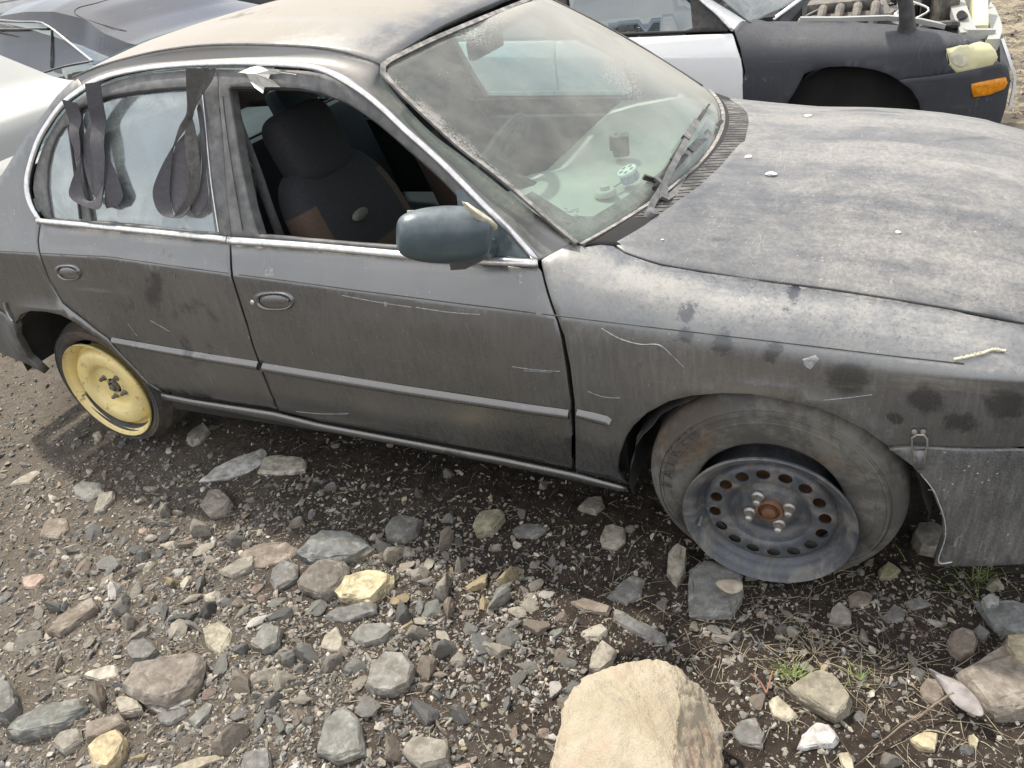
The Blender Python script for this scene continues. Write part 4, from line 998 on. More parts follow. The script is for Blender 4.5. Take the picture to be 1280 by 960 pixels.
# ================================================================== THINGS ON THE CAR
def sp(px, py, d=0, base=.185):
    p = onY(px, py, base-d); q = S_.p3(px, py, .005+d)
    return p if (p-CP).length < (q-CP).length else q
def strap_piece(b, P, m=0, th=.0018):
    """P: rows (x1,y1,x2,y2,depth1,depth2) two edges of a flat webbing traced from the photograph"""
    A = crom([sp(x1, y1, d1) for x1, y1, x2, y2, d1, d2 in P], 6); B = crom([sp(x2, y2, d2) for x1, y1, x2, y2, d1, d2 in P], 6)
    V = []; F = []; k = 5; n = len(A)
    for i in range(n):
        ax = (B[i]-A[i]); t = (A[min(n-1, i+1)]-A[max(0, i-1)]); nn = ax.cross(t).normalized()*th/2
        for s in (1, -1):
            for j in range(k): V.append(A[i]+ax*(j/(k-1))+nn*s)
    for i in range(n-1):
        for j in range(k-1):
            a = i*2*k+j; F.append((a, a+1, a+1+2*k, a+2*k)); a += k; F.append((a+2*k, a+1+2*k, a+1, a))
        a = i*2*k; F.append((a, a+2*k, a+3*k, a+k)); a = i*2*k+k-1; F.append((a, a+k, a+3*k, a+2*k))
    b.add(V, F, m)
z1 = lambda P: [(x1/4, 60+y1/4, x2/4, 60+y2/4, d1, d2) for x1, y1, x2, y2, d1, d2 in P]
b = MB()
strap_piece(b, z1([(455, 372, 480, 360, .0, .0), (428, 450, 492, 480, .0, .004), (426, 560, 500, 600, .0, .004), (440, 640, 515, 660, .0, .005), (470, 720, 530, 700, .002, .006), (505, 760, 540, 730, .004, .008)]), 0)
strap_piece(b, z1([(548, 548, 552, 540, .004, .004), (546, 620, 585, 620, .006, .0), (544, 700, 610, 690, .008, .0), (543, 770, 625, 745, .008, .002), (548, 803, 600, 790, .006, .004)]), 0)
strap_piece(b, z1([(425, 178, 500, 168, .006, .006), (440, 290, 517, 285, .012, .010), (458, 380, 532, 375, .014, .012), (480, 480, 546, 470, .015, .013), (503, 580, 552, 560, .015, .014), (522, 660, 548, 640, .014, .014), (536, 700, 545, 690, .012, .012)]), 0)
strap_piece(b, z1([(310, 258, 385, 276, .006, .004), (345, 365, 408, 350, .012, .010), (375, 440, 420, 420, .014, .012), (396, 505, 428, 480, .014, .013), (410, 570, 428, 545, .013, .013)]), 0)
strap_piece(b, z1([(425, 560, 430, 565, .013, .013), (402, 640, 430, 660, .018, .010), (385, 710, 446, 735, .022, .012), (395, 750, 460, 760, .024, .014), (440, 782, 490, 765, .024, .016), (520, 808, 520, 740, .024, .014), (545, 790, 543, 680, .022, .012)]), 0)
props(b.build('webbing_strap', M['strap'], None), 'two black webbing loops hanging over the rear of the back door window', 'strap')
b = MB()
strap_piece(b, z1([(985, 300, 1000, 280, .002, .002), (1010, 430, 1028, 400, 0, 0), (1018, 560, 1035, 600, 0, 0), (1010, 690, 1047, 740, .002, 0), (990, 760, 1030, 800, .004, .002), (960, 800, 985, 838, .006, .006)]), 0)
strap_piece(b, z1([(895, 480, 960, 400, .006, .002), (868, 590, 960, 520, .006, .0), (864, 700, 955, 640, .008, .0), (880, 790, 960, 740, .010, .002), (905, 840, 975, 790, .012, .006)]), 0)
strap_piece(b, z1([(1078, 100, 1030, 108, .010, .008), (1060, 160, 1010, 190, .014, .012), (1000, 250, 975, 270, .016, .014), (968, 320, 962, 340, .016, .016), (955, 420, 995, 400, .016, .010), (962, 540, 1018, 540, .018, .010), (985, 640, 1022, 660, .020, .012), (960, 760, 1005, 745, .022, .014), (900, 850, 965, 815, .022, .016)]), 1)
strap_piece(b, z1([(930, 103, 1045, 100, .007, .006), (932, 200, 1010, 200, .012, .010), (934, 320, 978, 280, .016, .013), (928, 400, 958, 360, .018, .015), (905, 480, 928, 450, .020, .016), (880, 540, 900, 500, .020, .017)]), 1)
strap_piece(b, z1([(893, 500, 900, 505, .018, .018), (850, 590, 890, 560, .024, .016), (812, 700, 878, 690, .028, .016), (818, 780, 880, 760, .028, .016), (850, 835, 890, 810, .026, .016), (905, 850, 905, 835, .024, .018), (950, 845, 960, 800, .022, .016), (985, 800, 975, 760, .020, .014)]), 0)
props(b.build('webbing_strap', [M['strap'], M['strapold']], None), 'worn black webbing strap looped over the pillar between the two side doors', 'strap')

# crumpled clear tape stuck over the front window frame
tp = [(327, 84, .004), (318, 88, .012), (300, 92, .003), (316, 97, .02), (318, 104, .012), (326, 112, .02), (337, 118.5, .022), (335, 110, .010), (330, 99, .03), (341, 101, .012), (341, 95, .006), (352, 93, .002), (372, 94.5, .002), (340, 91, .010), (346, 104, .0), (349, 108, -.01)]
V = [S_.p3(x, y, .004+d) for x, y, d in tp]
F = [(0, 1, 3), (0, 3, 8), (0, 8, 13), (1, 2, 3), (3, 4, 8), (4, 5, 7), (5, 6, 7), (4, 7, 8), (8, 9, 10), (8, 10, 13), (10, 11, 13), (11, 12, 13), (9, 14, 8), (8, 14, 15), (7, 8, 15)]
o = mk('tape_scrap', V, F, M['paper'], smooth=False); o.modifiers.new('t', 'SOLIDIFY').thickness = .0012
props(o, 'crumpled scrap of clear tape stuck to the top of the front window frame', 'tape')

# dashboard clutter
blue = simple('blue_wrapper', (.10, .25, .50), (.5, .6, .7), .4, 0, 60, .1, .001)
wht = simple('mint_white_plastic', (.80, .86, .84), (.74, .82, .80), .35, 0, 20, .05, .001)
hole = simple('dark_hole', (.10, .17, .17), (.07, .12, .12), .8, 0, 20, .1, .001)
cz = .9; top_c = onZ(783, 212, .932); axc = Vector((-.30, -.22, 1)).normalized(); r_ = .0285
t = empty('air_freshener', top_c-axc*.04); bpy.context.view_layer.update(); props(t, 'small round air freshener with a white five-holed lid lying on the dashboard', 'air freshener')
def child(o, par): o.parent = par; o.matrix_parent_inverse = Matrix.Translation(-par.location); return o
b = MB(); b.lathe([(0, -.034), (r_*.9, -.034), (r_*.95, -.030), (r_*.93, -.008)], top_c, axc, 32); child(b.build('tub', blue), t)
b = MB(); b.lathe([(r_*.94, -.010), (r_, -.008), (r_, -.002), (r_*.94, .0), (0, .0005)], top_c, axc, 32); lid = child(b.build('lid', wht), t)
e1 = axc.orthogonal().normalized(); e2 = axc.cross(e1)
for k in range(5):
    a = 2*math.pi*k/5+.3; c_ = top_c+(e1*math.cos(a)+e2*math.sin(a))*r_*.58+axc*.0009; b = MB()
    b.add([c_+e1*(.0065*math.cos(q))+e2*(.0050*math.sin(q)) for q in [2*math.pi*i/12 for i in range(12)]], [tuple(range(12))]); h_ = b.build('lid_hole', hole); h_.parent = lid
b = MB(); mc = onZ(757, 242, .895); b.lathe([(0, .022), (.012, .022), (.014, .012), (.026, .010), (.030, .004), (.031, -.004), (0, -.004)], mc, (-.1, 0, 1), 28); b.bar([mc+Vector((.0, 0, .006)), mc+Vector((.05, .14, .012))], .008, .005)
props(b.build('phone_mount', M['glove'], None), 'grey round suction mount lying beside the air freshener on the dashboard', 'phone mount')
b = MB(); pc = onZ(776, 181, .935); b.box(pc, (.05, .055, .065), Matrix.Rotation(.3, 3, 'Z'), bev=.2); b.box(pc+Vector((-.02, 0, .01)), (.03, .045, .045), Matrix.Rotation(.3, 3, 'Z'), bev=.2)
props(b.build('dashcam_box', M['plastic'], None), 'small black boxy gadget standing at the middle of the dashboard top', 'gadget')
# faint black maker's stamp printed inside the glass foot
b = MB()
rnd_ = random.Random(5)
for k in range(14):
    u, v = rnd_.uniform(703, 722), rnd_.uniform(259, 279); p = WS.p3(u, v, -.0012); q_ = WS.p3(u+rnd_.uniform(3, 7), v+rnd_.uniform(-2.5, 3), -.0012); b.bar([p, q_], .0016, .0004, upv=(.6, 0, .8))
own(b.build('glass_stamp', M['dark'], ws), ws)

# white chips lying on the bonnet
chips = [(1010, 146, .010, 'white chip on the bonnet nearest the wreck with the dark wing'), (963, 219, .013, 'largest white chip on the bonnet'), (935, 197, .009, 'small white chip on the bonnet next to the cowl grille'), (1123, 291, .006, 'tiny white chip on the bonnet in the dark dust streak'), (828, 300, .004, 'tiny white chip on the bonnet near its rear corner')]
wc = simple('white_chip', (.8, .8, .78), (.7, .7, .68), .8, 0, 60, .3, .001)
for x, y, r, lab in chips:
    p = HD.p3(x, y, r*.3); b = MB(); rn = random.Random(int(x)); b.ball(p, (r*1.1, r*.8, r*.45), 2, f=lambda v: v*(1+.5*noise.noise(v*160+p*9))); props(b.build('paint_chip', wc, None), lab, 'paint chip', 'white chips on the bonnet')

# ================================================================== GROUND
def gh(x, y):
    n = noise.noise
    h = .018*n(Vector((x*1.7, y*1.7, 1)))+.010*n(Vector((x*5, y*5, 2)))+.0045*n(Vector((x*15, y*15, 3)))+.002*n(Vector((x*45, y*45, 4)))
    h += .055*math.exp(-((x+1.1)**2/.5+(y+.85)**2/.16))                      # heap of broken stone in front
    h += .02*math.exp(-((x+1.35)**2/.2+(y+.18)**2/.02))
    h -= .02*math.exp(-((x-.01)**2/.05+(y-.10)**2/.03)) + .014*math.exp(-((x+2.42)**2/.04+(y-.15)**2/.04))
    far = sst(y, 1.5, 4); h += .07*far*n(Vector((x*.35, y*.35, 7)))
    h += max(0, math.hypot(x+1, y)-40)*0
    return h-.012
def axis_pts(lo, hi, step, ext):
    a = list(np.arange(lo, hi+1e-6, step)); s = step; p = hi; L1 = []
    while p < ext: s *= 1.22; p += s; L1.append(p)
    s = step; p = lo; L0 = []
    while p > -ext: s *= 1.22; p -= s; L0.append(p)
    return L0[::-1]+a+L1
X = axis_pts(-3.9, 1.25, .0125, 400); Yv = axis_pts(-1.35, .42, .0125, 400)
V = [(x, y, gh(x, y)) for x in X for y in Yv]; ny = len(Yv)
F = [(i*ny+j, (i+1)*ny+j, (i+1)*ny+j+1, i*ny+j+1) for i in range(len(X)-1) for j in range(ny-1)]
g = NG('dark_soil')
n1 = g.noise(2.2, 6, .65); n2 = g.noise(22, 6, .7); n3 = g.noise(160, 4, .75); P_ = g.sep(g.pos())
dry = g.mul(.8, g.rr(g.addm(g.mul(g.math('SUBTRACT', 0, P_[0]), .30), g.addm(g.mul(g.math('SUBTRACT', 0, P_[1]), .45), g.mul(n1, .9))), .72, 1.35))
c = g.mix(g.rr(n2, .3, .7), (.021, .0155, .012), (.056, .043, .033))
c = g.mix(g.mul(dry, g.rr(n2, .25, .6, .55, 1)), c, g.mix(n3, (.10, .083, .064), (.215, .187, .150)))
farm = g.rr(P_[1], 2.2, 3.4)
c = g.mix(farm, c, g.mix(g.rr(g.noise(3, 8, .75), .42, .6), (.10, .085, .065), (.30, .255, .18)))
spk = g.rr(g.voro(230, out='Distance'), .30, .12); spk = g.mul(spk, g.rr(g.noise(60, 2), .5, .6))
c = g.mix(g.mul(spk, .75), c, (.30, .275, .24))
M['soil'] = g.set(c, .95, 0, g.bump(g.addm(g.mul(n3, .6), g.mul(n2, .8)), .9, .012), .2)
ground = props(mk('ground', V, F, M['soil']), kind='structure')

# ---- stones
def stone_mat(name, colsock):
    g = NG(name)
    if colsock == 'obj': oi = g.node('ObjectInfo'); base = oi.outputs['Color']; vec = g.obj()
    else: a = g.node('Attribute', attribute_name='tone'); base = a.outputs['Color']; vec = g.pos()
    n1 = g.noise(26, 6, .7, vec); n2 = g.noise(130, 5, .75, vec); st = g.noise(30, 5, .65, vec, .4, (1, 1, 4.5))
    c = g.mix(g.rr(n1, .3, .72), base, g.mix(.55, base, g.mix(.0, base, base)), 'MIX')
    dk = g.mix(1, base, (.52, .50, .47), 'MULTIPLY'); lt = g.mix(.40, base, (.62, .58, .50))
    c = g.mix(g.rr(st, .32, .68), dk, base); c = g.mix(g.mul(g.rr(n1, .48, .72), .75), c, lt)
    c = g.mix(g.mul(g.rr(n2, .55, .75), .5), c, g.mix(1, base, (.35, .33, .30), 'MULTIPLY'))
    rust = g.mul(g.rr(g.noise(14, 4, .6, vec, .5), .60, .72), .45); c = g.mix(rust, c, (.22, .15, .085))
    sidef = g.rr(g.nz(), .75, .15); dirt = g.sat(g.addm(g.mul(g.rr(g.noise(48, 5, .7), .44, .66), g.addm(g.mul(sidef, .5), .40)), .06)); c = g.mix(dirt, c, (.135, .112, .088))
    return g.set(c, .88, 0, g.bump(g.addm(g.mul(n2, .5), g.mul(g.addm(n1, st), .6)), .75, .004), .3)
M['stone'] = stone_mat('stone', 'obj'); M['pebbles'] = stone_mat('small_stones', 'attr')
PAL = [((.20, .20, .192), 8), ((.145, .150, .152), 5), ((.22, .225, .205), 6), ((.30, .275, .235), 9), ((.38, .345, .285), 7), ((.25, .21, .17), 5), ((.50, .46, .38), 4.5), ((.56, .54, .50), 2.2), ((.42, .34, .20), 1.0), ((.36, .27, .22), .8), ((.105, .108, .11), 2)]
def pal(rn):
    c = rn.choices([p for p, w_ in PAL], [w_ for p, w_ in PAL])[0]; k = rn.uniform(.82, 1.2); return tuple(x*k for x in c)
def rock_arrays(sub, rn, flat):
    o_ = rn.random()*50
    bm = bmesh.new(); bmesh.ops.create_icosphere(bm, subdivisions=sub, radius=1)
    bm.verts.ensure_lookup_table(); V = np.array([v.co[:] for v in bm.verts]); F = np.array([[v.index for v in f.verts] for f in bm.faces]); bm.free()
    V = V*(1+.28*np.array([noise.noise(Vector(v*1.3)+Vector((o_, o_*2, 0))) for v in V]))[:, None]
    for _ in range(rn.randint(8, 12)):
        d = np.array([rn.gauss(0, 1), rn.gauss(0, 1), rn.gauss(0, .8)]); d /= np.linalg.norm(d); h = rn.uniform(.32, .72)
        s = V@d; k = s > h; V[k] -= np.outer((s[k]-h)*.93, d)
    V *= np.array([1, rn.uniform(.42, .9), flat])
    for v in V: v += .05*np.array(noise.noise_vector(Vector(v*3)+Vector((rn.random()*9, 0, 0))))
    V /= np.abs(V[:, :2]).max(); return V, F
rn = random.Random(11)
big_m = [rock_arrays(3, rn, f) for f in (.35, .45, .55, .3, .6, .4, .5, .7)]
mid_m = [rock_arrays(2, rn, f) for f in (.35, .45, .6, .3, .7, .5, .8, .4)]
tiny_m = [rock_arrays(1, rn, f) for f in (.45, .6, .8, .35, .7)]
meshes = []
for i, (V, F) in enumerate(big_m+mid_m):
    me = D.meshes.new('stone'); me.from_pydata(V.tolist(), [], F.tolist()); me.materials.append(M['stone']); me.polygons.foreach_set('use_smooth', [True]*len(F)); me.set_sharp_from_angle(angle=rad(14)); meshes.append(me)
traced = []   # world discs kept free of scattered stones
def poly_stone(name, pts, th, colr, parent=None, lab=None, cat=None, tilt=(0, 0), seed=0, z0=None, rough_=1.0, dome=.0, grp=None, sub=2):
    rn_ = random.Random(seed+int(pts[0][0])*7+int(pts[0][1]))
    c0 = onZ(sum(p[0] for p in pts)/len(pts), sum(p[1] for p in pts)/len(pts), 0); zb = gh(c0.x, c0.y) if z0 is None else z0
    zb -= .004; th *= .82; zt = zb+th
    top = [onZ(x, y, zt*.75+zb*.25) for x, y in pts]; c = sum(top, Vector())/len(top); bm = bmesh.new()
    for p in top:
        q = c+(p-c)*rn_.uniform(.80, .92); z = zt+tilt[0]*(q.x-c.x)+tilt[1]*(q.y-c.y)+rn_.uniform(-.10, .08)*th
        bm.verts.new((q.x, q.y, z)); q = c+(p-c)*1.0; bm.verts.new((q.x, q.y, zb+th*rn_.uniform(.45, .7)))
        q = c+(p-c)*rn_.uniform(.9, .99); bm.verts.new((q.x, q.y, zb-.02))
    if dome: bm.verts.new((c.x, c.y, zt+dome*th))
    r = bmesh.ops.convex_hull(bm, input=bm.verts[:])
    for v in [v for v in bm.verts if not v.link_faces]: bm.verts.remove(v)
    for k in range(sub):
        bmesh.ops.subdivide_edges(bm, edges=bm.edges[:], cuts=1, use_grid_fill=True, smooth=.06 if k == 0 else .0)
    bmesh.ops.triangulate(bm, faces=bm.faces[:]); bm.normal_update()
    size = max((p-c).length for p in top)
    for v in bm.verts:
        nn = noise.noise(v.co*(2.2/size)+Vector((seed, 0, 0)))*.06+noise.noise(v.co*(7/size))*.035+noise.noise(v.co*(20/size))*.015
        v.co += v.normal*nn*size*rough_
    # 2D core is kept, rim made ragged
    me = D.meshes.new(name); bm.to_mesh(me); bm.free(); me.materials.append(M['stone']); me.polygons.foreach_set('use_smooth', [True]*len(me.polygons)); me.set_sharp_from_angle(angle=rad(15))
    for v in me.vertices: v.co -= Vector((c.x, c.y, zb))
    o = D.objects.new(name, me); col.objects.link(o); o.location = (c.x, c.y, zb); o.color = (*colr, 1)
    if parent: o.parent = parent
    if lab: props(o, lab, cat or 'rock', grp)
    traced.append((c.x, c.y, size)); return o
G1, G2, GR, BR, TA, YE, WH, DK = (.18, .18, .172), (.22, .225, .205), (.28, .26, .22), (.24, .20, .16), (.38, .345, .28), (.58, .50, .32), (.62, .60, .55), (.085, .085, .088)
named = [
 ([(1195, 842), (1212, 828), (1245, 818), (1262, 800), (1290, 793), (1325, 805), (1330, 860), (1290, 890), (1245, 895), (1232, 886), (1228, 868), (1205, 852)], .060, (.27, .235, .195), 'broad brown slab at the right edge beside the dry leaf'),
 ([(1217, 750), (1228, 762), (1245, 782), (1258, 791), (1282, 794), (1310, 785), (1310, 762), (1270, 752), (1245, 756)], .035, (.22, .235, .235), 'blue-grey slate with a pale lump below the front bumper'),
 ([(1184, 800), (1190, 788), (1203, 784), (1217, 788), (1223, 802), (1217, 816), (1203, 821), (1190, 814)], .036, (.25, .205, .165), 'smooth round brown cobble beside the blue-grey slate'),
 ([(986, 858), (1010, 843), (1027, 834), (1036, 843), (1050, 850), (1060, 868), (1066, 875), (1058, 888), (1045, 899), (1015, 882), (1000, 874)], .050, (.29, .265, .20), 'mossy grey-tan rock behind the boulder, next to the grass tuft'),
 ([(996, 936), (1003, 918), (1020, 903), (1036, 905), (1049, 922), (1042, 931), (1020, 934)], .022, (.66, .65, .62), 'flat chalk-white stone to the right of the big boulder'),
 ([(961, 876), (972, 869), (985, 884), (999, 895), (985, 902), (966, 897)], .016, (.55, .50, .38), 'small cream stone between the big boulder and the mossy rock'),
 ([(862, 712), (880, 698), (905, 700), (928, 716), (928, 742), (915, 766), (863, 768), (860, 745)], .050, (.20, .205, .20), 'square grey rock wedged against the deflated front tyre'),
 ([(835, 690), (848, 680), (858, 688), (858, 715), (846, 729), (833, 714)], .045, (.42, .38, .31), 'upright tan stone touching the left of the deflated tyre'),
 ([(369, 689), (385, 672), (402, 664), (430, 662), (454, 668), (468, 684), (448, 696), (415, 702), (385, 699)], .050, (.17, .185, .18), 'long grey slate lying on top of the stone heap'),
 ([(371, 724), (385, 708), (402, 699), (430, 700), (437, 716), (425, 735), (408, 745), (396, 745), (372, 733)], .055, (.175, .16, .14), 'dark brown angular rock leaning against the yellow stone'),
 ([(419, 738), (430, 721), (460, 711), (492, 716), (491, 726), (480, 736), (464, 752), (445, 750), (425, 746)], .048, (.62, .54, .34), 'bright yellow rock on the stone heap'),
 ([(150, 860), (158, 842), (166, 830), (200, 822), (246, 817), (257, 822), (251, 846), (236, 865), (205, 881), (180, 877)], .060, (.235, .205, .175), 'large brown flat-topped rock at lower left'),
 ([(187, 884), (195, 868), (215, 866), (236, 867), (243, 876), (225, 885), (205, 890)], .026, (.60, .58, .52), 'white stone in front of the large brown rock'),
 ([(3, 916), (20, 898), (60, 881), (95, 874), (107, 877), (110, 886), (85, 905), (50, 916), (25, 921)], .045, (.19, .20, .185), 'long greenish grey slate at lower left edge'),
 ([(110, 936), (120, 922), (135, 915), (148, 912), (158, 925), (152, 946), (136, 963), (116, 962)], .050, (.50, .41, .25), 'orange and cream rock near the bottom left corner'),
 ([(456, 856), (465, 830), (482, 812), (506, 815), (517, 832), (511, 855), (490, 866), (466, 865)], .045, (.26, .25, .225), 'rounded grey rock below the yellow rock'),
 ([(590, 655), (602, 639), (628, 636), (631, 643), (615, 661), (595, 666)], .042, (.33, .31, .215), 'pale olive block below the front door'),
 ([(249, 630), (260, 612), (275, 612), (291, 627), (281, 640), (262, 646)], .050, (.30, .27, .23), 'grey-brown faceted rock right of the yellow wheel'),
 ([(232, 549), (240, 537), (256, 530), (261, 537), (249, 550), (238, 554)], .040, (.40, .38, .33), 'small pale stone beside the rear spare tyre'),
]
for i, (pts, th, c_, lab) in enumerate(named): poly_stone('rock', pts, th, c_, None, lab, 'rock', seed=i, dome=.12 if 'round' in lab else 0, rough_=.35 if 'smooth' in lab else 1)
kids = [
 ([(157, 812), (165, 802), (180, 797), (200, 814), (187, 825), (165, 827)], .045, G1), ([(-12, 850), (10, 852), (20, 865), (23, 884), (8, 898), (-12, 896)], .06, G1),
 ([(58, 790), (76, 770), (100, 755), (118, 747), (122, 760), (100, 776), (74, 794)], .035, BR), ([(314, 806), (330, 780), (351, 784), (349, 805), (330, 816)], .04, G2),
 ([(437, 797), (450, 780), (480, 777), (493, 788), (480, 801), (455, 807)], .03, G2), ([(480, 660), (490, 648), (505, 643), (528, 648), (521, 666), (505, 677), (484, 675)], .04, G1),
 ([(250, 601), (268, 585), (300, 570), (330, 560), (337, 572), (320, 585), (285, 598)], .022, (.56, .55, .52)), ([(330, 573), (352, 568), (384, 575), (381, 587), (350, 592), (322, 590)], .024, (.52, .48, .40)),
 ([(90, 610), (105, 602), (131, 605), (129, 616), (110, 626), (97, 622)], .026, G2), ([(116, 641), (125, 617), (143, 614), (143, 623), (130, 637)], .03, GR), ([(50, 662), (60, 647), (82, 647), (86, 661), (76, 673), (50, 671)], .022, BR),
 ([(28, 721), (53, 717), (56, 723), (45, 736), (30, 735)], .018, (.42, .32, .26)), ([(736, 838), (740, 818), (753, 799), (771, 812), (766, 826), (750, 839)], .032, TA),
 ([(712, 752), (730, 747), (765, 759), (760, 768), (730, 764)], .022, BR), ([(768, 760), (800, 776), (834, 796), (832, 806), (800, 795), (765, 775)], .020, G1), ([(750, 672), (756, 659), (766, 655), (781, 660), (782, 676), (770, 685), (753, 682)], .03, TA),
 ([(722, 634), (735, 622), (752, 620), (756, 631), (745, 641)], .03, GR), ([(640, 661), (651, 654), (673, 655), (686, 660), (671, 672), (645, 671)], .02, G1), ([(1036, 776), (1040, 760), (1050, 753), (1063, 765), (1065, 778), (1050, 779)], .03, GR),
 ([(915, 915), (925, 900), (945, 897), (956, 920), (953, 935), (940, 928), (925, 930)], .02, G1), ([(252, 785), (275, 775), (291, 790), (286, 811), (274, 821), (257, 806)], .022, (.40, .37, .28)), ([(758, 746), (775, 730), (790, 718), (806, 725), (801, 746), (783, 756)], .018, G1),
 ([(1150, 860), (1158, 848), (1175, 850), (1181, 870), (1171, 881), (1154, 873)], .022, BR), ([(1140, 671), (1148, 655), (1166, 652), (1179, 662), (1178, 690), (1150, 686)], .05, GR), ([(1098, 713), (1110, 702), (1126, 712), (1115, 721), (1100, 721)], .03, (.30, .28, .16)),
 ([(1059, 745), (1075, 738), (1092, 742), (1085, 757), (1062, 758)], .014, BR), ([(1103, 770), (1118, 755), (1132, 762), (1130, 775), (1110, 778)], .014, G1), ([(1130, 752), (1150, 746), (1166, 756), (1140, 762)], .012, G2), ([(1137, 924), (1155, 914), (1173, 917), (1169, 938), (1150, 935)], .02, YE),
 ([(1210, 920), (1217, 917), (1223, 925), (1221, 935), (1212, 932)], .012, (.55, .50, .33)), ([(1048, 940), (1060, 939), (1067, 955), (1068, 972), (1052, 958)], .016, (.58, .52, .38)), ([(300, 690), (325, 680), (360, 675), (375, 690), (350, 705), (310, 712)], .012, BR),
 ([(270, 715), (300, 697), (318, 695), (318, 708), (290, 722)], .028, GR), ([(340, 712), (355, 700), (372, 705), (372, 722), (345, 738), (338, 726)], .028, G1), ([(95, 962), (120, 955), (112, 975), (90, 975)], .03, G2),
 ([(208, 965), (240, 950), (275, 942), (278, 948), (240, 965), (215, 975)], .02, (.38, .34, .25)), ([(300, 965), (305, 940), (335, 935), (340, 960), (330, 975)], .03, G1), ([(105, 905), (150, 893), (158, 905), (135, 918), (108, 925)], .035, BR), ([(65, 930), (75, 915), (100, 910), (103, 925), (80, 942)], .03, GR),
 ([(196, 895), (215, 885), (230, 880), (236, 892), (215, 905), (200, 905)], .02, G1), ([(235, 900), (258, 878), (268, 880), (262, 893), (245, 910)], .02, G2), ([(395, 940), (405, 900), (430, 880), (450, 900), (455, 940), (420, 950)], .035, G2), ([(500, 940), (515, 920), (560, 925), (560, 950), (525, 960)], .03, GR),
 ([(145, 875), (150, 870), (175, 875), (178, 888), (150, 893)], .03, TA), ([(105, 845), (115, 838), (145, 832), (150, 845), (125, 852)], .025, (.5, .46, .38)), ([(420, 760), (440, 755), (470, 752), (470, 765), (430, 778), (405, 772)], .022, G1), ([(404, 795), (420, 783), (430, 800), (425, 815), (400, 812)], .02, TA),
 ([(20, 600), (45, 587), (52, 592), (35, 603), (10, 607)], .018, TA), ([(1255, 800), (1270, 796), (1290, 800), (1290, 832), (1268, 826), (1257, 812)], .085, (.45, .39, .26)), ([(1226, 752), (1236, 744), (1250, 748), (1248, 758), (1233, 762)], .05, (.42, .42, .40)), ([(1215, 790), (1224, 780), (1238, 792), (1232, 799), (1220, 797)], .025, G1),
]
for i, (pts, th, c_) in enumerate(kids): poly_stone('stone', pts, th, c_, ground, seed=i+50, sub=2)
n_k = len(kids)

# the big boulder in front
bm = bmesh.new(); zt = .235
topo = [(728, 846, .0), (745, 837, .0), (770, 831, 0), (806, 826, -.005), (833, 829, -.01), (848, 843, -.015), (850, 880, .0), (842, 930, .012), (838, 990, .02), (700, 1010, .0), (688, 950, -.02), (705, 895, -.01), (708, 880, -.005)]
tv = [onZ(x, y, zt+d) for x, y, d in topo]
rv = [onZ(x, y, z) for x, y, z in ((872, 856, .165), (893, 880, .13), (901, 915, .115), (903, 965, .12), (898, 1030, .13))]
cen = sum(tv+rv, Vector())/(len(tv)+len(rv))
for p in tv+rv: bm.verts.new(p)
for p in tv+rv: q = cen+(p-cen)*1.0; bm.verts.new((lerp(cen.x, p.x, .93), lerp(cen.y, p.y, .93), -.04))
bmesh.ops.convex_hull(bm, input=bm.verts[:])
for v in [v for v in bm.verts if not v.link_faces]: bm.verts.remove(v)
for k in range(5): bmesh.ops.subdivide_edges(bm, edges=bm.edges[:], cuts=1, use_grid_fill=True, smooth=.08 if k < 1 else 0)
bmesh.ops.triangulate(bm, faces=bm.faces[:]); bm.normal_update()
for v in bm.verts:
    r1 = noise.noise(v.co*6)*.012+noise.noise(v.co*16)*.008+abs(noise.noise(v.co*28))*.006+noise.noise(Vector((v.co.x*70, v.co.y*35, v.co.z*50)))*.0014+noise.noise(v.co*140)*.0018-(.008*max(0, noise.noise(v.co*38+Vector((4, 4, 4)))-.30))+(.006*max(0, noise.noise(v.co*45)-.25))
    e = abs(v.normal.z); v.co += v.normal*r1
g = NG('sandstone'); v_ = g.pos()
n1 = g.noise(9, 7, .7, v_, .3); n2 = g.noise(60, 6, .75, v_); n3 = g.noise(240, 3, .7, v_)
c = g.mix(g.rr(n1, .3, .7), (.37, .31, .215), (.47, .41, .305)); crk = g.rr(g.math('ABSOLUTE', g.math('SUBTRACT', g.noise(7, 4, .6, v_, .8), .5)), .012, .003); c = g.mix(g.mul(crk, .0), c, (.16, .13, .10)); c = g.mix(g.mul(g.rr(g.noise(5, 5, .65, v_, .6), .50, .66), .6), c, (.42, .28, .21))
c = g.mix(g.mul(g.rr(n2, .52, .7), .45), c, (.27, .24, .19)); c = g.mix(g.mul(g.rr(n3, .6, .75), .4), c, (.56, .52, .43)); c = g.mix(g.mul(g.rr(g.noise(12, 4, .6, v_), .62, .70), .5), c, (.27, .25, .22))
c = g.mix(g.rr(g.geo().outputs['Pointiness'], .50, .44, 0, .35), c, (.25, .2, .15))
M['sand'] = g.set(c, .9, 0, g.bump(g.addm(g.mul(n2, .8), g.mul(n3, .5)), 1.0, .006), .25)
me = D.meshes.new('boulder'); bm.to_mesh(me); bm.free(); me.materials.append(M['sand']); me.polygons.foreach_set('use_smooth', [True]*len(me.polygons)); me.set_sharp_from_angle(angle=rad(40))
bo = D.objects.new('boulder', me); col.objects.link(bo); props(bo, 'large pale sandstone boulder with pinkish stains in the foreground', 'boulder'); traced.append((cen.x, cen.y, .17))

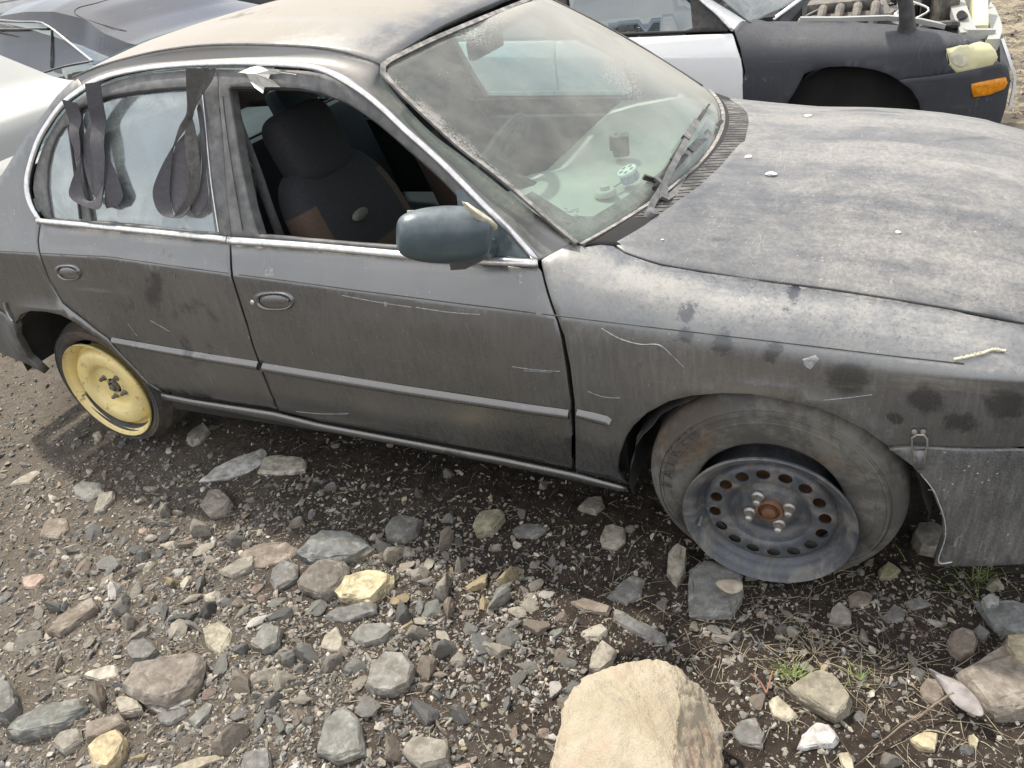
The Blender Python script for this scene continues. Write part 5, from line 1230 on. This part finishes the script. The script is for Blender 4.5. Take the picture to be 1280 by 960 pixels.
# ---- scattered stones
TR = np.array([[a, b, c] for a, b, c in traced])
def free(x, y, r, k=.75): return (np.hypot(TR[:, 0]-x, TR[:, 1]-y) > TR[:, 2]*k+r*.8).all()
def dens_f(x, y):
    d = .16+1.0*math.exp(-((x+1.15)**2/.55+(y+.80)**2/.22))+.45*math.exp(-((x+.95)**2/.5+(y+.35)**2/.05))+.28*math.exp(-((x+1.9)**2/.5+(y+.35)**2/.1))
    d += .35*math.exp(-((x-.02)**2/.06+(y+.10)**2/.008))+.12*math.exp(-((x-.5)**2/.2+(y+.1)**2/.1))
    d *= .55+.9*max(0, noise.noise(Vector((x*4, y*4, 11)))+.35)
    if y > .12: d *= .25
    return min(1, d)
view = lambda x, y: (lambda d: (lambda z: z > 0 and -420 < 640+FPX*d.dot(rt)/z < 1750 and 340 < 480-FPX*d.dot(up)/z < 1500)(d.dot(fw)))(Vector((x, y, 0))-CP)
cand = []
rn = random.Random(21); tries = 0
while len(cand) < 12500 and tries < 420000:
    tries += 1; x = rn.uniform(-4.2, 1.6); y = rn.uniform(-1.75, .42)
    if not view(x, y) or rn.random() > dens_f(x, y): continue
    r = min(.042, .0054*(1-rn.random())**(-.60)); r = r if r < .028 or dens_f(x, y) > .4 else .012
    if not free(x, y, r): continue
    cand.append((x, y, r))
def inframe(x, y):
    d = Vector((x, y, 0))-CP; z = d.dot(fw); return z > 0 and 0 < 640+FPX*d.dot(rt)/z < 1280 and 0 < 480-FPX*d.dot(up)/z < 960
def seen_size(c): return c[2]/(Vector((c[0], c[1], 0))-CP).length*(1 if inframe(c[0], c[1]) else .01)
cand.sort(key=seen_size, reverse=True)
kept = []
for c_ in cand:   # large ones must not pile into each other
    if c_[2] > .014 and any(math.hypot(c_[0]-k[0], c_[1]-k[1]) < (c_[2]+k[2])*.55 for k in kept): continue
    kept.append(c_) if c_[2] > .014 else None
small = [c_ for c_ in cand if c_[2] <= .014]
kept = sorted(kept+small, key=seen_size, reverse=True)
NS = 300-n_k
def slope_rot(rn_): return (rn_.gauss(0, .22), rn_.gauss(0, .22), rn_.uniform(0, 6.28))
for x, y, r in kept[:NS]:
    me = rn.choice(meshes[:8] if r > .018 else meshes); o = D.objects.new('stone', me); col.objects.link(o); o.parent = ground
    s = r; o.scale = (s, s*rn.uniform(.8, 1.1), s*rn.uniform(.8, 1.15)); o.rotation_euler = slope_rot(rn); o.location = (x, y, gh(x, y)+r*rn.uniform(-.10, .16)); o.color = (*pal(rn), 1)
def scatter_mesh(name, items, protos, rn_, parent=ground, mat=None):
    Vs = []; Fs = []; Cs = []; nb = 0
    for x, y, r in items:
        V, F = protos[rn_.randrange(len(protos))]; a, b_, c_ = rn_.gauss(0, .35), rn_.gauss(0, .35), rn_.uniform(0, 6.28)
        R = np.array(Matrix.Rotation(a, 3, 'X')@Matrix.Rotation(b_, 3, 'Y')@Matrix.Rotation(c_, 3, 'Z')); s = np.array([r, r*rn_.uniform(.7, 1.1), r*rn_.uniform(.7, 1.2)])
        Vs.append((V*s)@R.T+np.array([x, y, gh(x, y)+r*rn_.uniform(-.08, .28)])); Fs.append(F+nb); nb += len(V); Cs.append(np.tile(np.array([*pal(rn_), 1.0]), (len(V), 1)))
    V = np.concatenate(Vs); F = np.concatenate(Fs); C = np.concatenate(Cs)
    me = D.meshes.new(name); me.vertices.add(len(V)); me.vertices.foreach_set('co', V.ravel()); me.loops.add(F.size); me.loops.foreach_set('vertex_index', F.ravel().astype(np.int32))
    me.polygons.add(len(F)); me.polygons.foreach_set('loop_start', np.arange(0, F.size, 3, dtype=np.int32)); me.polygons.foreach_set('use_smooth', np.zeros(len(F), bool)); me.update(calc_edges=True)
    at = me.color_attributes.new('tone', 'FLOAT_COLOR', 'POINT'); at.data.foreach_set('color', C.ravel()); me.materials.append(mat or M['pebbles'])
    o = D.objects.new(name, me); col.objects.link(o); o.parent = parent; o['kind'] = 'stuff'; return o
scatter_mesh('stone_rubble', kept[NS:], mid_m, rn)
tiny = []; tries = 0
while len(tiny) < 44000 and tries < 800000:
    tries += 1; x = rn.uniform(-4.2, 1.6); y = rn.uniform(-1.75, .42)
    if not view(x, y) or rn.random() > .06+dens_f(x, y)*.95: continue
    r = min(.009, .0020*(1-rn.random())**(-.5)); tiny.append((x, y, r))
scatter_mesh('gravel', tiny, tiny_m, rn)
farg = []
for _ in range(900):
    x = rn.uniform(.2, 3.2); y = rn.uniform(2.4, 8); farg.append((x, y, min(.03, .008*(1-rn.random())**(-.5))))
for _ in range(500):
    x = rn.uniform(-4.5, -2.4); y = rn.uniform(-.6, 1.2); farg.append((x, y, min(.03, .006*(1-rn.random())**(-.5))))
scatter_mesh('far_gravel', farg, tiny_m, rn)

# ---- dry grass, straw and twigs in the soil
def blades(name, n, area, Lr, matr, rn_, flatk=.25, cond=None, parent=None, w_=.0009):
    V = []; F = []; k = 0
    while k < n:
        x, y = area(rn_)
        if cond and not cond(x, y): continue
        k += 1; L_ = rn_.uniform(*Lr); a = rn_.uniform(0, 6.28); d = Vector((math.cos(a), math.sin(a), rn_.uniform(0, flatk))).normalized(); bend = rn_.gauss(0, .5)
        p = Vector((x, y, gh(x, y)+.004)); s = Vector((-d.y, d.x, 0)).normalized()
        i0 = len(V); m = 4; ww = w_*rn_.uniform(.6, 1.7)
        for i in range(m+1):
            t = i/m; q = p+d*(L_*t)+s*(bend*L_*t*t*.4)+Vector((0, 0, -flatk*L_*t*t*.5)); q.z = max(q.z, gh(q.x, q.y)+.002) if flatk < .5 else q.z
            wv = s*ww*(1-.7*t); V += [q-wv, q+wv+Vector((0, 0, ww*.8))]
        for i in range(m): F.append((i0+2*i, i0+2*i+1, i0+2*i+3, i0+2*i+2))
    o = mk(name, V, F, matr, parent); o['kind'] = 'stuff'; return o
M['straw'] = simple('straw', (.36, .31, .22), (.22, .18, .12), .9, 0, 8, .1, .001)
M['grass'] = simple('green_grass', (.13, .21, .035), (.22, .27, .08), .7, 0, 30, .1, .001)
rn = random.Random(5)
blades('straw_litter', 2600, lambda r: (r.uniform(-3.3, 1.0), r.uniform(-1.2, .35)), (.012, .05), M['straw'], rn, .15, view, ground, .0006)
blades('straw_litter', 900, lambda r: (r.gauss(.25, .35), r.gauss(-.12, .16)), (.02, .09), M['straw'], rn, .2, view, ground, .0006)
def farcol(r): return (r.uniform(.9, 4), r.uniform(2.4, 9))
blades('dry_grass', 5000, farcol, (.04, .14), M['straw'], rn, .8, None, ground, .003)
gc = onZ(1000, 838, 0)
def tuft(cx, cy, n, L_, mat_, lab, sp_=.02):
    V = []; F = []
    for k in range(n):
        a = rn.uniform(0, 6.28); r0_ = abs(rn.gauss(0, sp_)); p = Vector((cx+r0_*math.cos(a), cy+r0_*math.sin(a), gh(cx, cy)+.002)); a2 = a+rn.gauss(0, .8); l = L_*rn.uniform(.4, 1.1); out = rn.uniform(.3, 1.1); i0 = len(V); s = Vector((-math.sin(a2), math.cos(a2), 0))
        for i in range(6):
            t = i/5; q = p+Vector((math.cos(a2)*l*t*out, math.sin(a2)*l*t*out, l*(.8*t-.55*t*t*out))); ww = .0010*(1-t*.85); V += [q-s*ww, q+s*ww]
        for i in range(5): F.append((i0+2*i, i0+2*i+1, i0+2*i+3, i0+2*i+2))
    return props(mk('grass_tuft', V, F, mat_), lab, 'grass')
c_ = onZ(992, 840, 0); tuft(c_.x, c_.y, 60, .055, M['grass'], 'small green grass tuft growing beside the mossy rock', .016)
c_ = onZ(1018, 812, 0); tuft(c_.x, c_.y, 34, .06, M['straw'], 'pale dry grass sprigs just behind the green tuft', .02)
c_ = onZ(1075, 845, 0); tuft(c_.x, c_.y, 22, .05, M['grass'], 'thin green sprig between the mossy rock and the dry leaf', .012)
c_ = onZ(1215, 722, 0); tuft(c_.x, c_.y, 60, .09, M['grass'], 'sparse weedy grass under the front bumper', .06)['kind'] = 'stuff'
c_ = onZ(880, 728, .05); 

# dry leaf and twigs
g = NG('dry_leaf'); c = g.mix(g.rr(g.noise(40, 5, .6), .35, .65), (.30, .275, .26), (.22, .195, .18)); M['leaf'] = g.set(c, .85, 0, g.bump(g.noise(90, 4, .6), .5, .003))
lf = [(1157, 833), (1168, 838), (1180, 845), (1192, 848), (1205, 856), (1216, 866), (1226, 880), (1231, 893), (1226, 897), (1212, 892), (1198, 885), (1188, 874), (1178, 860), (1168, 846)]
b = MB(); P3_ = []
for i, (x, y) in enumerate(lf): P3_.append(onZ(x, y, .045+.012*math.sin(i*1.9)+(.01 if i < 7 else -.006)))
mid = [onZ(lerp(1157, 1231, t), lerp(833, 895, t), .050+.006*math.sin(t*7)) for t in (.15, .35, .55, .75, .9)]
b.add(P3_+mid, [(0, 1, 14), (1, 2, 14), (2, 15, 14), (2, 3, 15), (3, 4, 15), (4, 16, 15), (4, 5, 16), (5, 17, 16), (5, 6, 17), (6, 18, 17), (6, 7, 18), (7, 8, 18), (8, 9, 18), (9, 17, 18), (9, 10, 17), (10, 16, 17), (10, 11, 16), (11, 15, 16), (11, 12, 15), (12, 14, 15), (12, 13, 14), (13, 0, 14)])
o = b.build('dry_leaf', M['leaf'], None, sharp=50); ss = o.modifiers.new('s', 'SUBSURF'); ss.levels = ss.render_levels = 2; o.modifiers.new('t', 'SOLIDIFY').thickness = .0012; props(o, 'curled grey dry leaf leaning on the broad brown slab', 'leaf')
b = MB(); b.tube(crom([onZ(1192, 866, .05), onZ(1172, 878, .035), onZ(1152, 893, .02), onZ(1128, 906, .012), onZ(1110, 921, .008), onZ(1092, 933, .006)], 4), lambda t: .0028-.0014*t, 6)
props(b.build('twig', M['bark'], None), 'long thin twig running from the dry leaf toward the bottom', 'twig')
b = MB(); b.tube(crom([onZ(938, 842, .03), onZ(950, 852, .02), onZ(958, 866, .012)], 4), .0022, 6); b.tube(crom([onZ(966, 838, .03), onZ(962, 852, .016), onZ(958, 866, .012)], 4), .0018, 6); props(b.build('twig', simple('red_twig', (.36, .17, .10), (.25, .12, .08), .8), None), 'short forked reddish twig between the boulder and the green tuft', 'twig')
lf = [(890, 728), (903, 724), (918, 722), (928, 727), (930, 736), (922, 742), (910, 743), (902, 737)]
b = MB(); P3_ = [onZ(x, y, .062+.012*math.sin(i*2.3)) for i, (x, y) in enumerate(lf)]; cc = sum(P3_, Vector())/8+Vector((0, 0, .004)); b.add(P3_+[cc], [(i, (i+1) % 8, 8) for i in range(8)]); o = b.build('dry_leaf', simple('pale_leaf', (.42, .37, .29), (.32, .27, .2), .9), None, sharp=60); o.modifiers.new('s', 'SUBSURF').render_levels = 1; o.modifiers.new('t', 'SOLIDIFY').thickness = .001; props(o, 'pale crumpled leaf lying on the square rock by the deflated tyre', 'leaf')

# ================================================================== THE CARS BEHIND
# ---- white saloon with a dark wing, no bonnet
OFF = Vector((-.03, 2.75, 0))
carb = empty('wrecked_car', (-1.1, 2.75+W2, 0)); props(carb, 'white saloon with a dark grey front wing, missing its bonnet and showing its engine', 'car')
INVB = Matrix.Translation((1.1, -2.75-W2, 0))
def ownb(o, parent=None):
    o.parent = parent or carb; o.matrix_parent_inverse = INVB if parent is None else Matrix.Identity(4); return o
def clone(o, mat, parent=None, rename=None):
    c = o.copy(); me = o.data.copy(); me.transform(Matrix.Translation(OFF)); c.data = me; c.name = rename or o.name.split('.')[0]; col.objects.link(c)
    if mat: me.materials.clear(); me.materials.append(mat)
    return ownb(c, parent)
dfb = clone(door_f, M['white']); drb = clone(door_r, M['white']); clone(quarter, M['white']); clone(rail, M['white']); clone(roof, M['white']); clone(sill, M['white'])
clone(fr_f, M['rubber'], dfb, 'window_frame'); clone(fr_r, M['rubber'], drb, 'window_frame'); clone(gR, M['darkglass'], drb, 'window_glass'); clone(gQ, M['darkglass'], drb, 'quarter_glass')
for o in D.objects:
    if o.name.startswith('belt_trim'): pass
clone(D.objects['window_surround_trim'], M['chrome'], None, 'window_surround_trim')
for nm in ('rear_window', 'boot_lid', 'tail_panel', 'floor_pan', 'dashboard', 'headlining', 'inner_body_side'): clone(D.objects[nm], {'rear_window': M['darkglass'], 'boot_lid': M['white'], 'tail_panel': M['white'], 'floor_pan': M['dark'], 'dashboard': M['interior'], 'headlining': M['interior'], 'inner_body_side': M['dark']}[nm], None, nm)
me = gf2.data.copy(); a = np.empty(len(me.vertices)*3); me.vertices.foreach_get('co', a); a = a.reshape(-1, 3); a[:, 1] = 2*W2-a[:, 1]; me.vertices.foreach_set('co', a.ravel()); me.transform(Matrix.Translation(OFF)); me.materials.clear(); me.materials.append(M['darkglass'])
o = D.objects.new('window_glass', me); col.objects.link(o); ownb(o, dfb)
M['wsb'] = glass_mat('far_windscreen', (.5, .55, .55), .12, .5, (.42, .43, .42), .1)
clone(ws, M['wsb'], None, 'windscreen')
for nm in ('front_door', 'rear_door', 'rear_quarter', 'roof_rail', 'sill', 'front_wing'): clone(far_side[nm], M['white'], None, nm)
clone(bumper, M['darkfender'], None, 'x') if 0 else None
pitch = lambda x: .050*(x+.58)
def gsb(x, z): return OFF.y+gside(x-OFF.x, z-max(0, pitch(x)), arch=((.0, .30, .335),))+.12*max(0, x-.40)**1.5
SB = Surf(lambda x, z: Vector((x, gsb(x, z), z)), (-.75, .85), (.1, 1.1), 90, 60, 1)
archb = [(.33, .20), (.335, .34)]
fp = [(918, 36), (925, 28), (934, 22.5), (946, 24), (960, 27), (1000, 27), (1060, 27), (1105, 30), (1140, 32.5), (1180, 38), (1210, 44), (1228, 50), (1231, 54), (1222, 54.5), (1200, 57.5), (1188, 60.5), (1181, 66), (1184, 76), (1195, 90), (1160, 95.5), (1124, 100), (1110, 92), (1095, 87), (1075, 83.5), (1055, 82.5), (1035, 83.5), (1018, 87.5), (1005, 92)]
poly = SB.pxs(fp)+E_([(-.27, .56), (-.33, .46), (-.355, .36), (-.37, .22), (-.49, .22), (-.50, .45), (-.515, .62)])+SB.pxs([(932, 90), (926, 60)])
wingb = ownb(panel('front_wing', SB, poly, M['darkfender'], None, step=.03)); wingb['label'] = 'matt dark grey replacement wing'
poly = SB.pxs([(1124, 100.5), (1160, 96.5), (1196, 91), (1250, 79), (1259, 86), (1262, 100), (1256, 134)])+E_([(.66, .30), (.60, .22), (.36, .22), (.35, .38), (.31, .50), (.27, .56)])
bmb = ownb(panel('front_bumper', SB, poly, M['darkfender'], None, step=.03, off=.006, thick=.04))
hl = ownb(panel('headlight', SB, SB.pxs([(1183, 62), (1200, 57.5), (1225, 53), (1236, 56), (1243, 64), (1246, 72), (1240, 81), (1196, 90), (1187, 79)]), M['yellens'], None, step=.03, off=.004, thick=.06, rnd=.008))
ownb(panel('bulb_housing', SB, SB.pxs([(1186, 70), (1196, 66), (1203, 68), (1210, 80), (1201, 84), (1192, 79)]), M['filler'], None, step=.02, off=.0075, thick=.01), hl)
ind = ownb(panel('indicator', SB, SB.pxs([(1214, 105), (1235, 101), (1255, 97), (1257, 103), (1253, 110), (1235, 117), (1216, 120)]), M['amber'], None, step=.03, off=.016, thick=.02, rnd=.004), bmb)
# bumper face across the nose and white slam panel behind it
e = [SB.p3(*p) for p in ((1256, 134), (1262, 100), (1259, 86), (1250, 79))]
def across(P, crown, xb, yc):
    V = []; F = []; nu = 30
    for p in P:
        for j in range(nu+1):
            u = j/nu; V.append(Vector((p.x+xb*(1-(2*u-1)**2), lerp(p.y, 2*yc-p.y, u), p.z+crown*(1-(2*u-1)**2))))
    for i in range(len(P)-1):
        for j in range(nu): F.append((i*(nu+1)+j, i*(nu+1)+j+1, (i+1)*(nu+1)+j+1, (i+1)*(nu+1)+j))
    return V, F
ycb = OFF.y+W2
V, F = across(e, 0, .03, ycb); ownb(mk('bumper_face', V, F, M['darkfender']), bmb)
wl = MB(); wl.bar(crom([SB.p3(1247, 52)+Vector((.02, .05, 0)), SB.p3(1260, 80)+Vector((.01, .04, 0)), SB.p3(1263, 100)+Vector((.02, .03, 0)), SB.p3(1257, 135)+Vector((.02, .03, 0))], 4), .03, .012, upv=(1, 0, 0)); ownb(wl.build('bumper_bracket', M['white']))
b = MB(); P0 = [onY(1240, 56, 2.86), onY(1244, 40, 3.1), onY(1235, 15, 3.5), onY(1222, -5, 3.9), Vector((.72, 4.3, .72))]
b.bar(crom(P0, 4), .05, .05, upv=(0, 0, 1)); ownb(b.build('front_panel_rail', M['dullwhite']))
b = MB(); P1 = [onY(1210, 45, 2.92), onY(1202, 26, 3.1), onY(1195, 5, 3.4), onY(1190, -15, 3.8)]
b.bar(crom(P1, 4), .07, .04, upv=(0, 0, 1)); b.bar([onY(1205, 42, 2.93), onY(1240, 42, 2.98)], .05, .04); b.bar([onY(1200, 3, 3.4), onY(1232, 5, 3.5)], .05, .04)
ownb(b.build('slam_panel', M['dullwhite'])); b = MB(); b.box(onY(1222, 28, 3.2), (.07, .35, .16), Matrix.Rotation(.3, 3, 'X'), bev=.2); ownb(b.build('far_headlight', M['yellens']))
# inner wing rail, fender mirror, radiator
b = MB(); b.bar([onY(1000, 24, 2.97), onY(1050, 24, 2.97), onY(1110, 22, 2.98), onY(1150, 26, 2.98), onY(1182, 33, 2.97)], .035, .02);  ownb(b.build('inner_wing_rail', M['dullwhite']))
b = MB(); c0 = SB.p3(1133, 36, .0); b.sweep([c0+Vector((0, .0, -.02)), c0+Vector((0, -.005, .03)), c0+Vector((-.012, -.01, .10)), c0+Vector((-.03, -.015, .155)), c0+Vector((-.035, -.015, .19))], lambda i, t: [(lerp(.045, .032, min(1, t*3))*math.cos(a)*1.0, lerp(.035, .026, t)*math.sin(a)) for a in [k*math.pi/7 for k in range(14)]], (0, 1, 0)); fm = ownb(b.build('wing_mirror_stalk', M['plastic']))
b = MB(); b.box(c0+Vector((-.09, -.015, .21)), (.20, .11, .11), bev=.35); ownb(b.build('wing_mirror', M['plastic'], None), fm)
b = MB(); b.box(onY(1160, -2, 3.7), (.07, .7, .42), bev=.05); ownb(b.build('radiator', M['dark']))
# engine bay clutter
rn = random.Random(17)
b = MB(); b.box((.0, 3.55, .50), (1.05, 1.35, .30), bev=.02); b.box((-.42, 3.6, .72), (.06, 1.3, .36), bev=.05); ownb(b.build('engine_bay_floor', M['dark']))
b = MB(); b.box((-.08, 3.45, .70), (.42, .50, .26), Matrix.Rotation(.1, 3, 'Z'), bev=.12); b.box((-.10, 3.40, .85), (.36, .16, .07), bev=.3); ownb(b.build('engine_block', M['engine']))
b = MB()
for k in range(4):
    x = -.20+k*.085; b.tube(crom([Vector((x, 3.38, .82)), Vector((x+.01, 3.28, .86)), Vector((x+.01, 3.18, .83)), Vector((x, 3.12, .74))], 5), .024, 10)
ownb(b.build('intake_manifold', M['engine'])); b = MB(); b.lathe([(0, .10), (.075, .10), (.085, .08), (.085, 0)], (-.32, 3.06, .70), (0, 0, 1), 24); ownb(b.build('strut_tower', M['white']))
for k in range(26):
    x, y = rn.uniform(-.40, .30), rn.uniform(3.0, 3.9); z = rn.uniform(.66, .80); P = [Vector((x, y, z))]
    for _ in range(4): P.append(P[-1]+Vector((rn.uniform(-.10, .14), rn.uniform(-.12, .10), rn.uniform(-.05, .05))))
    b = MB(); b.tube(crom(P, 5), rn.choice([.006, .009, .014, .020]), 8); ownb(b.build('engine_hose', rn.choice([M['plastic'], M['plastic'], M['engine'], M['alu'], M['rubber']])))
for k in range(22):
    x, y = rn.uniform(-.38, .44), rn.uniform(2.98, 3.8); b = MB(); b.box((x, y, rn.uniform(.64, .78)), (rn.uniform(.05, .14), rn.uniform(.05, .14), rn.uniform(.05, .14)), Matrix.Rotation(rn.uniform(0, 3), 3, 'Z'), bev=.2); ownb(b.build('engine_part', rn.choice([M['plastic'], M['engine'], M['engine'], M['alu'], M['steel']])))
b = MB(); b.box(onY(1178, 10, 3.35), (.10, .16, .20), Matrix.Rotation(.4, 3, 'Z'), bev=.15); ownb(b.build('battery', M['engine']))
b = MB(); b.bar([onY(966, 24, 2.95), onY(1003, -3, 3.1)], .022, .008); ownb(b.build('bonnet_hinge', M['white']))
# wheel-less hub in the dark arch
b = MB(); b.lathe([(.0, .02), (.05, .02), (.13, .0), (.13, -.03), (0, -.03)], (.0, 2.95, .36), (0, -1, 0), 24); b.tube([(.0, 3.0, .38), (.0, 3.05, .62)], .035, 10); ownb(b.build('bare_hub', M['engine']))
b = MB(); n = 20; V = [(OFF.x+.02+.36*math.cos(a), y, .33+.36*math.sin(a)) for y in (2.80, 3.2) for a in [math.pi*i/n for i in range(n+1)]]; b.add(V, [(i, i+1, n+2+i, n+1+i) for i in range(n)]); b.add([V[i] for i in range(n+1, 2*n+2)], [tuple(range(n+1))]); ownb(b.build('wheel_arch_liner', M['dark']))
for (cx, cy, a_) in ((-2.45, 2.84, -1), (-2.45, 2.75+2*W2-.09, 1), (0, 2.75+2*W2-.09, 1)):
    b = MB(); b.lathe([(0, -.02), (.10, -.02), (.17, -.03), (.18, 0), (.20, .0), (.27, -.015), (.29, -.04), (.29, -.15), (.2, -.17)], (cx, cy, .28), (0, a_, 0), 36); ownb(b.build('wheel', M['rubber']))

# ---- generic closed saloon bodies for the two cars at the upper left
def saloon(label, org, yaw_, prof, beltp, mat, glass, hw=.84, rin=.22, name='parked_car', belt_tilt=0):
    """prof: roofline (x',z) along the car; beltp: shoulder line; x' grows to the tail"""
    org = Vector(org); ex = Vector((math.cos(yaw_), math.sin(yaw_), 0)); ey = Vector((-ex.y, ex.x, 0))
    root = empty(name, org); bpy.context.view_layer.update(); props(root, label, 'car')
    inv = Matrix.Translation(-org)
    def o2(o, p=None): o.parent = p or root; o.matrix_parent_inverse = inv if p is None else Matrix.Identity(4); return o
    x0, x1 = prof[0][0], prof[-1][0]
    end = lambda x: .25*max(0, (x-(x1-.5))/.5)**2.2+.3*max(0, ((x0+.6)-x)/.6)**2.2
    def fn(x, v):
        zr = itp(x, prof); zb = min(itp(x, beltp), zr-.02); ye = end(x)
        if v < .45:
            t = v/.45; z = lerp(.24, zb, t); y = .06*(1-t)**3+.05*max(0, t-.6)/.4+ye
        elif v < .8:
            t = (v-.45)/.35; ze = zb+(zr-zb)*.86; z = lerp(zb, ze, t); y = .05+rin*t*min(1, (ze-zb)/.3)+ye+.02*math.sin(t*3.14)
        else:
            t = (v-.8)/.2; ze = zb+(zr-zb)*.86; y1 = .05+rin*min(1, (ze-zb)/.3)+ye; y = lerp(y1, hw, t); z = lerp(ze, zr, 1-(1-t)**3)
        return org+ex*x+ey*y+Vector((0, 0, z))
    sf = Surf(fn, (x0, x1), (0, 1), 90, 60, 1); nu, nv_ = 90, 60
    if sf.nor((x0+x1)/2, .3).dot(ey) > 0: sf.sign = -1
    V = []; F = []
    for i in range(nu+1):
        x = lerp(x0, x1, i/nu); row = [fn(x, j/nv_) for j in range(nv_+1)]; far_ = [p+ey*(2*(hw-(p-org).dot(ey))) for p in row[:-1]][::-1]; V += row+far_
    m = 2*nv_+1
    for i in range(nu):
        for j in range(m-1): F.append((i*m+j, i*m+j+1, (i+1)*m+j+1, (i+1)*m+j))
    F.append(tuple(range(m))); F.append(tuple(nu*m+j for j in range(m))[::-1])
    body = o2(mk('body', V, F, mat, sharp=40))
    for wx in (x0+.85, x1-.85):
        for s in (0, 1):
            b = MB(); c_ = org+ex*wx+ey*(.03 if s == 0 else 2*hw-.03)+Vector((0, 0, .30)); b.lathe([(0, 0), (.10, .005), (.19, -.01), (.20, .01), (.27, .012), (.305, -.02), (.305, -.16), (.2, -.17)], c_, ey*(-1 if s == 0 else 1), 36); o2(b.build('wheel', M['rubber']))
    return root, body, sf, o2
dorg = onZ(115, 77, 0.0); tipz = .99; tp_ = onZ(115, 77, tipz); dyaw = -.22
dex = Vector((math.cos(dyaw), math.sin(dyaw), 0)); dey = Vector((-dex.y, dex.x, 0)); dorg = tp_-Vector((0, 0, tipz))-dey*.07
prof = [(-4.1, .60), (-3.95, .74), (-3.2, .95), (-2.9, 1.02), (-2.3, 1.33), (-1.7, 1.43), (-1.2, 1.44), (-.7, 1.41), (-.25, 1.32), (.1, 1.20), (.45, 1.12), (.75, 1.08), (1.0, 1.04), (1.10, .92), (1.16, .60)]
bl_ = [(-4.1, .56), (-2.9, .86), (-1.2, .90), (0, .975), (1.16, .90)]
root, body, sf, o2 = saloon('glossy black saloon with bright window trim, behind the white car at upper left', dorg, dyaw, prof, bl_, M['black'], M['darkglass'])
gl = o2(panel('side_glass', sf, sf.pxs([(-90, 45), (-40, 34), (0, 28.5), (28, 27), (50, 27.5), (62, 33), (67, 37), (80, 48), (98, 63), (115, 77), (80, 83), (38, 96), (0, 108), (-60, 128)]), M['darkglass'], None, step=.05, off=.004, thick=.004))
def trimline(P, r, nm, mat, off=.008):
    b = MB(); b.bar(resamp(crom([sf.p3(*p, off) for p in P], 4), 50), r*1.2, r*2.4, upv=-dey); return o2(b.build(nm, mat))
trimline([(-90, 45), (-40, 34), (0, 28.5), (28, 27), (50, 27.5), (62, 33), (80, 47), (98, 62), (116, 76.5)], .006, 'window_trim', M['chrome']); trimline([(-60, 130), (0, 108), (38, 95.5), (80, 83), (116, 76.5)], .005, 'window_trim', M['chrome'])
trimline([(-60, 46), (0, 41), (30, 37), (62, 36)], .010, 'rain_deflector', M['plastic'], .016); trimline([(66, 36), (65.5, 55), (65, 86)], .006, 'window_divider', M['plastic'], .008)
trimline([(150, -4), (120, 4), (100, 9), (93, 15), (100, 21), (125, 30), (158, 39)], .0022, 'tailgate_seam', M['dark'], .001)

worg = Vector((-4.50, .88, 0))
profw = [(-4.0, .60), (-3.8, .76), (-2.9, .92), (-2.6, 1.0), (-2.0, 1.36), (-1.5, 1.40), (-1.1, 1.36), (-.62, 1.03), (-.5, .99), (-.25, .975), (-.05, .93), (.0, .86), (.04, .60), (.05, .35)]
blw = [(-4.0, .58), (-2.6, .86), (-1, .90), (0, .88), (.05, .34)]
root2, body2, sf2, o22 = saloon('white saloon seen only by its tail at the left edge of the picture', worg, 0.0, profw, blw, M['dullwhite'], M['darkglass'], hw=.82, rin=.16)
b = MB(); ec = onZ(22, 172, .80); b.tube([ec+Vector((0, .034*math.cos(t), .034*math.sin(t))) for t in [2*math.pi*k/24 for k in range(25)]], .005, 6, upv=(1, 0, 0)); b.tube([ec+Vector((0, .034*math.cos(t), .012*math.sin(t))) for t in [2*math.pi*k/24 for k in range(25)]], .004, 6, upv=(1, 0, 0)); o22(b.build('tail_badge', M['chrome']))
o22(panel('rear_window', sf2, E_([(-1.08, .84), (-.66, .84), (-.66, .99), (-1.08, .99)]), M['darkglass'], None, step=.06, off=.006, thick=.004))

# ---- far buildings and another car at the top edge
bx = CP+ray(14, 8).normalized()*22; wl_ = empty('white_shed', (bx.x, bx.y, 0)); props(wl_, 'white clapboard shed far away at the top left corner', 'shed'); bpy.context.view_layer.update()
d_ = Vector((ray(14, 8).x, ray(14, 8).y, 0)).normalized(); sdir = Vector((-d_.y, d_.x, 0)); ang = math.atan2(sdir.y, sdir.x)
M['siding'] = simple('white_siding', (.62, .63, .64), (.52, .53, .54), .7, 0, 3, .1, .002)
b = MB(); b.box((0, 0, 1.4), (5, 3, 2.8), bev=.01); o = b.build('wall', M['siding'], wl_); 
for k in range(14): 
    b = MB(); b.box((0, -1.53, .12+k*.2), (5.05, .03, .17), bev=.2); b.build('plank', M['siding'], wl_)
b = MB(); b.box((2.5, -1.6, 1.4), (.25, .12, 2.9), bev=.1); b.build('corner_post', M['white'], wl_)
wl_.rotation_euler = (0, 0, ang+math.pi)
c3 = None
root3, body3, sf3, o23 = saloon('dark car barely showing above the grey roof at the top edge', CP.to_2d().to_3d()+Vector((ray(318, 8).x, ray(318, 8).y, 0)).normalized()*12.5+Vector((-1.2, 1.1, 0)), -.1, prof, bl_, M['black'], M['darkglass'])
root4, body4, sf4, o24 = saloon('white car behind the black saloon at the top left', CP.to_2d().to_3d()+Vector((ray(150, 3).x, ray(150, 3).y, 0)).normalized()*13.5+Vector((-1.0, .6, 0)), -.2, prof, bl_, M['white'], M['darkglass'])
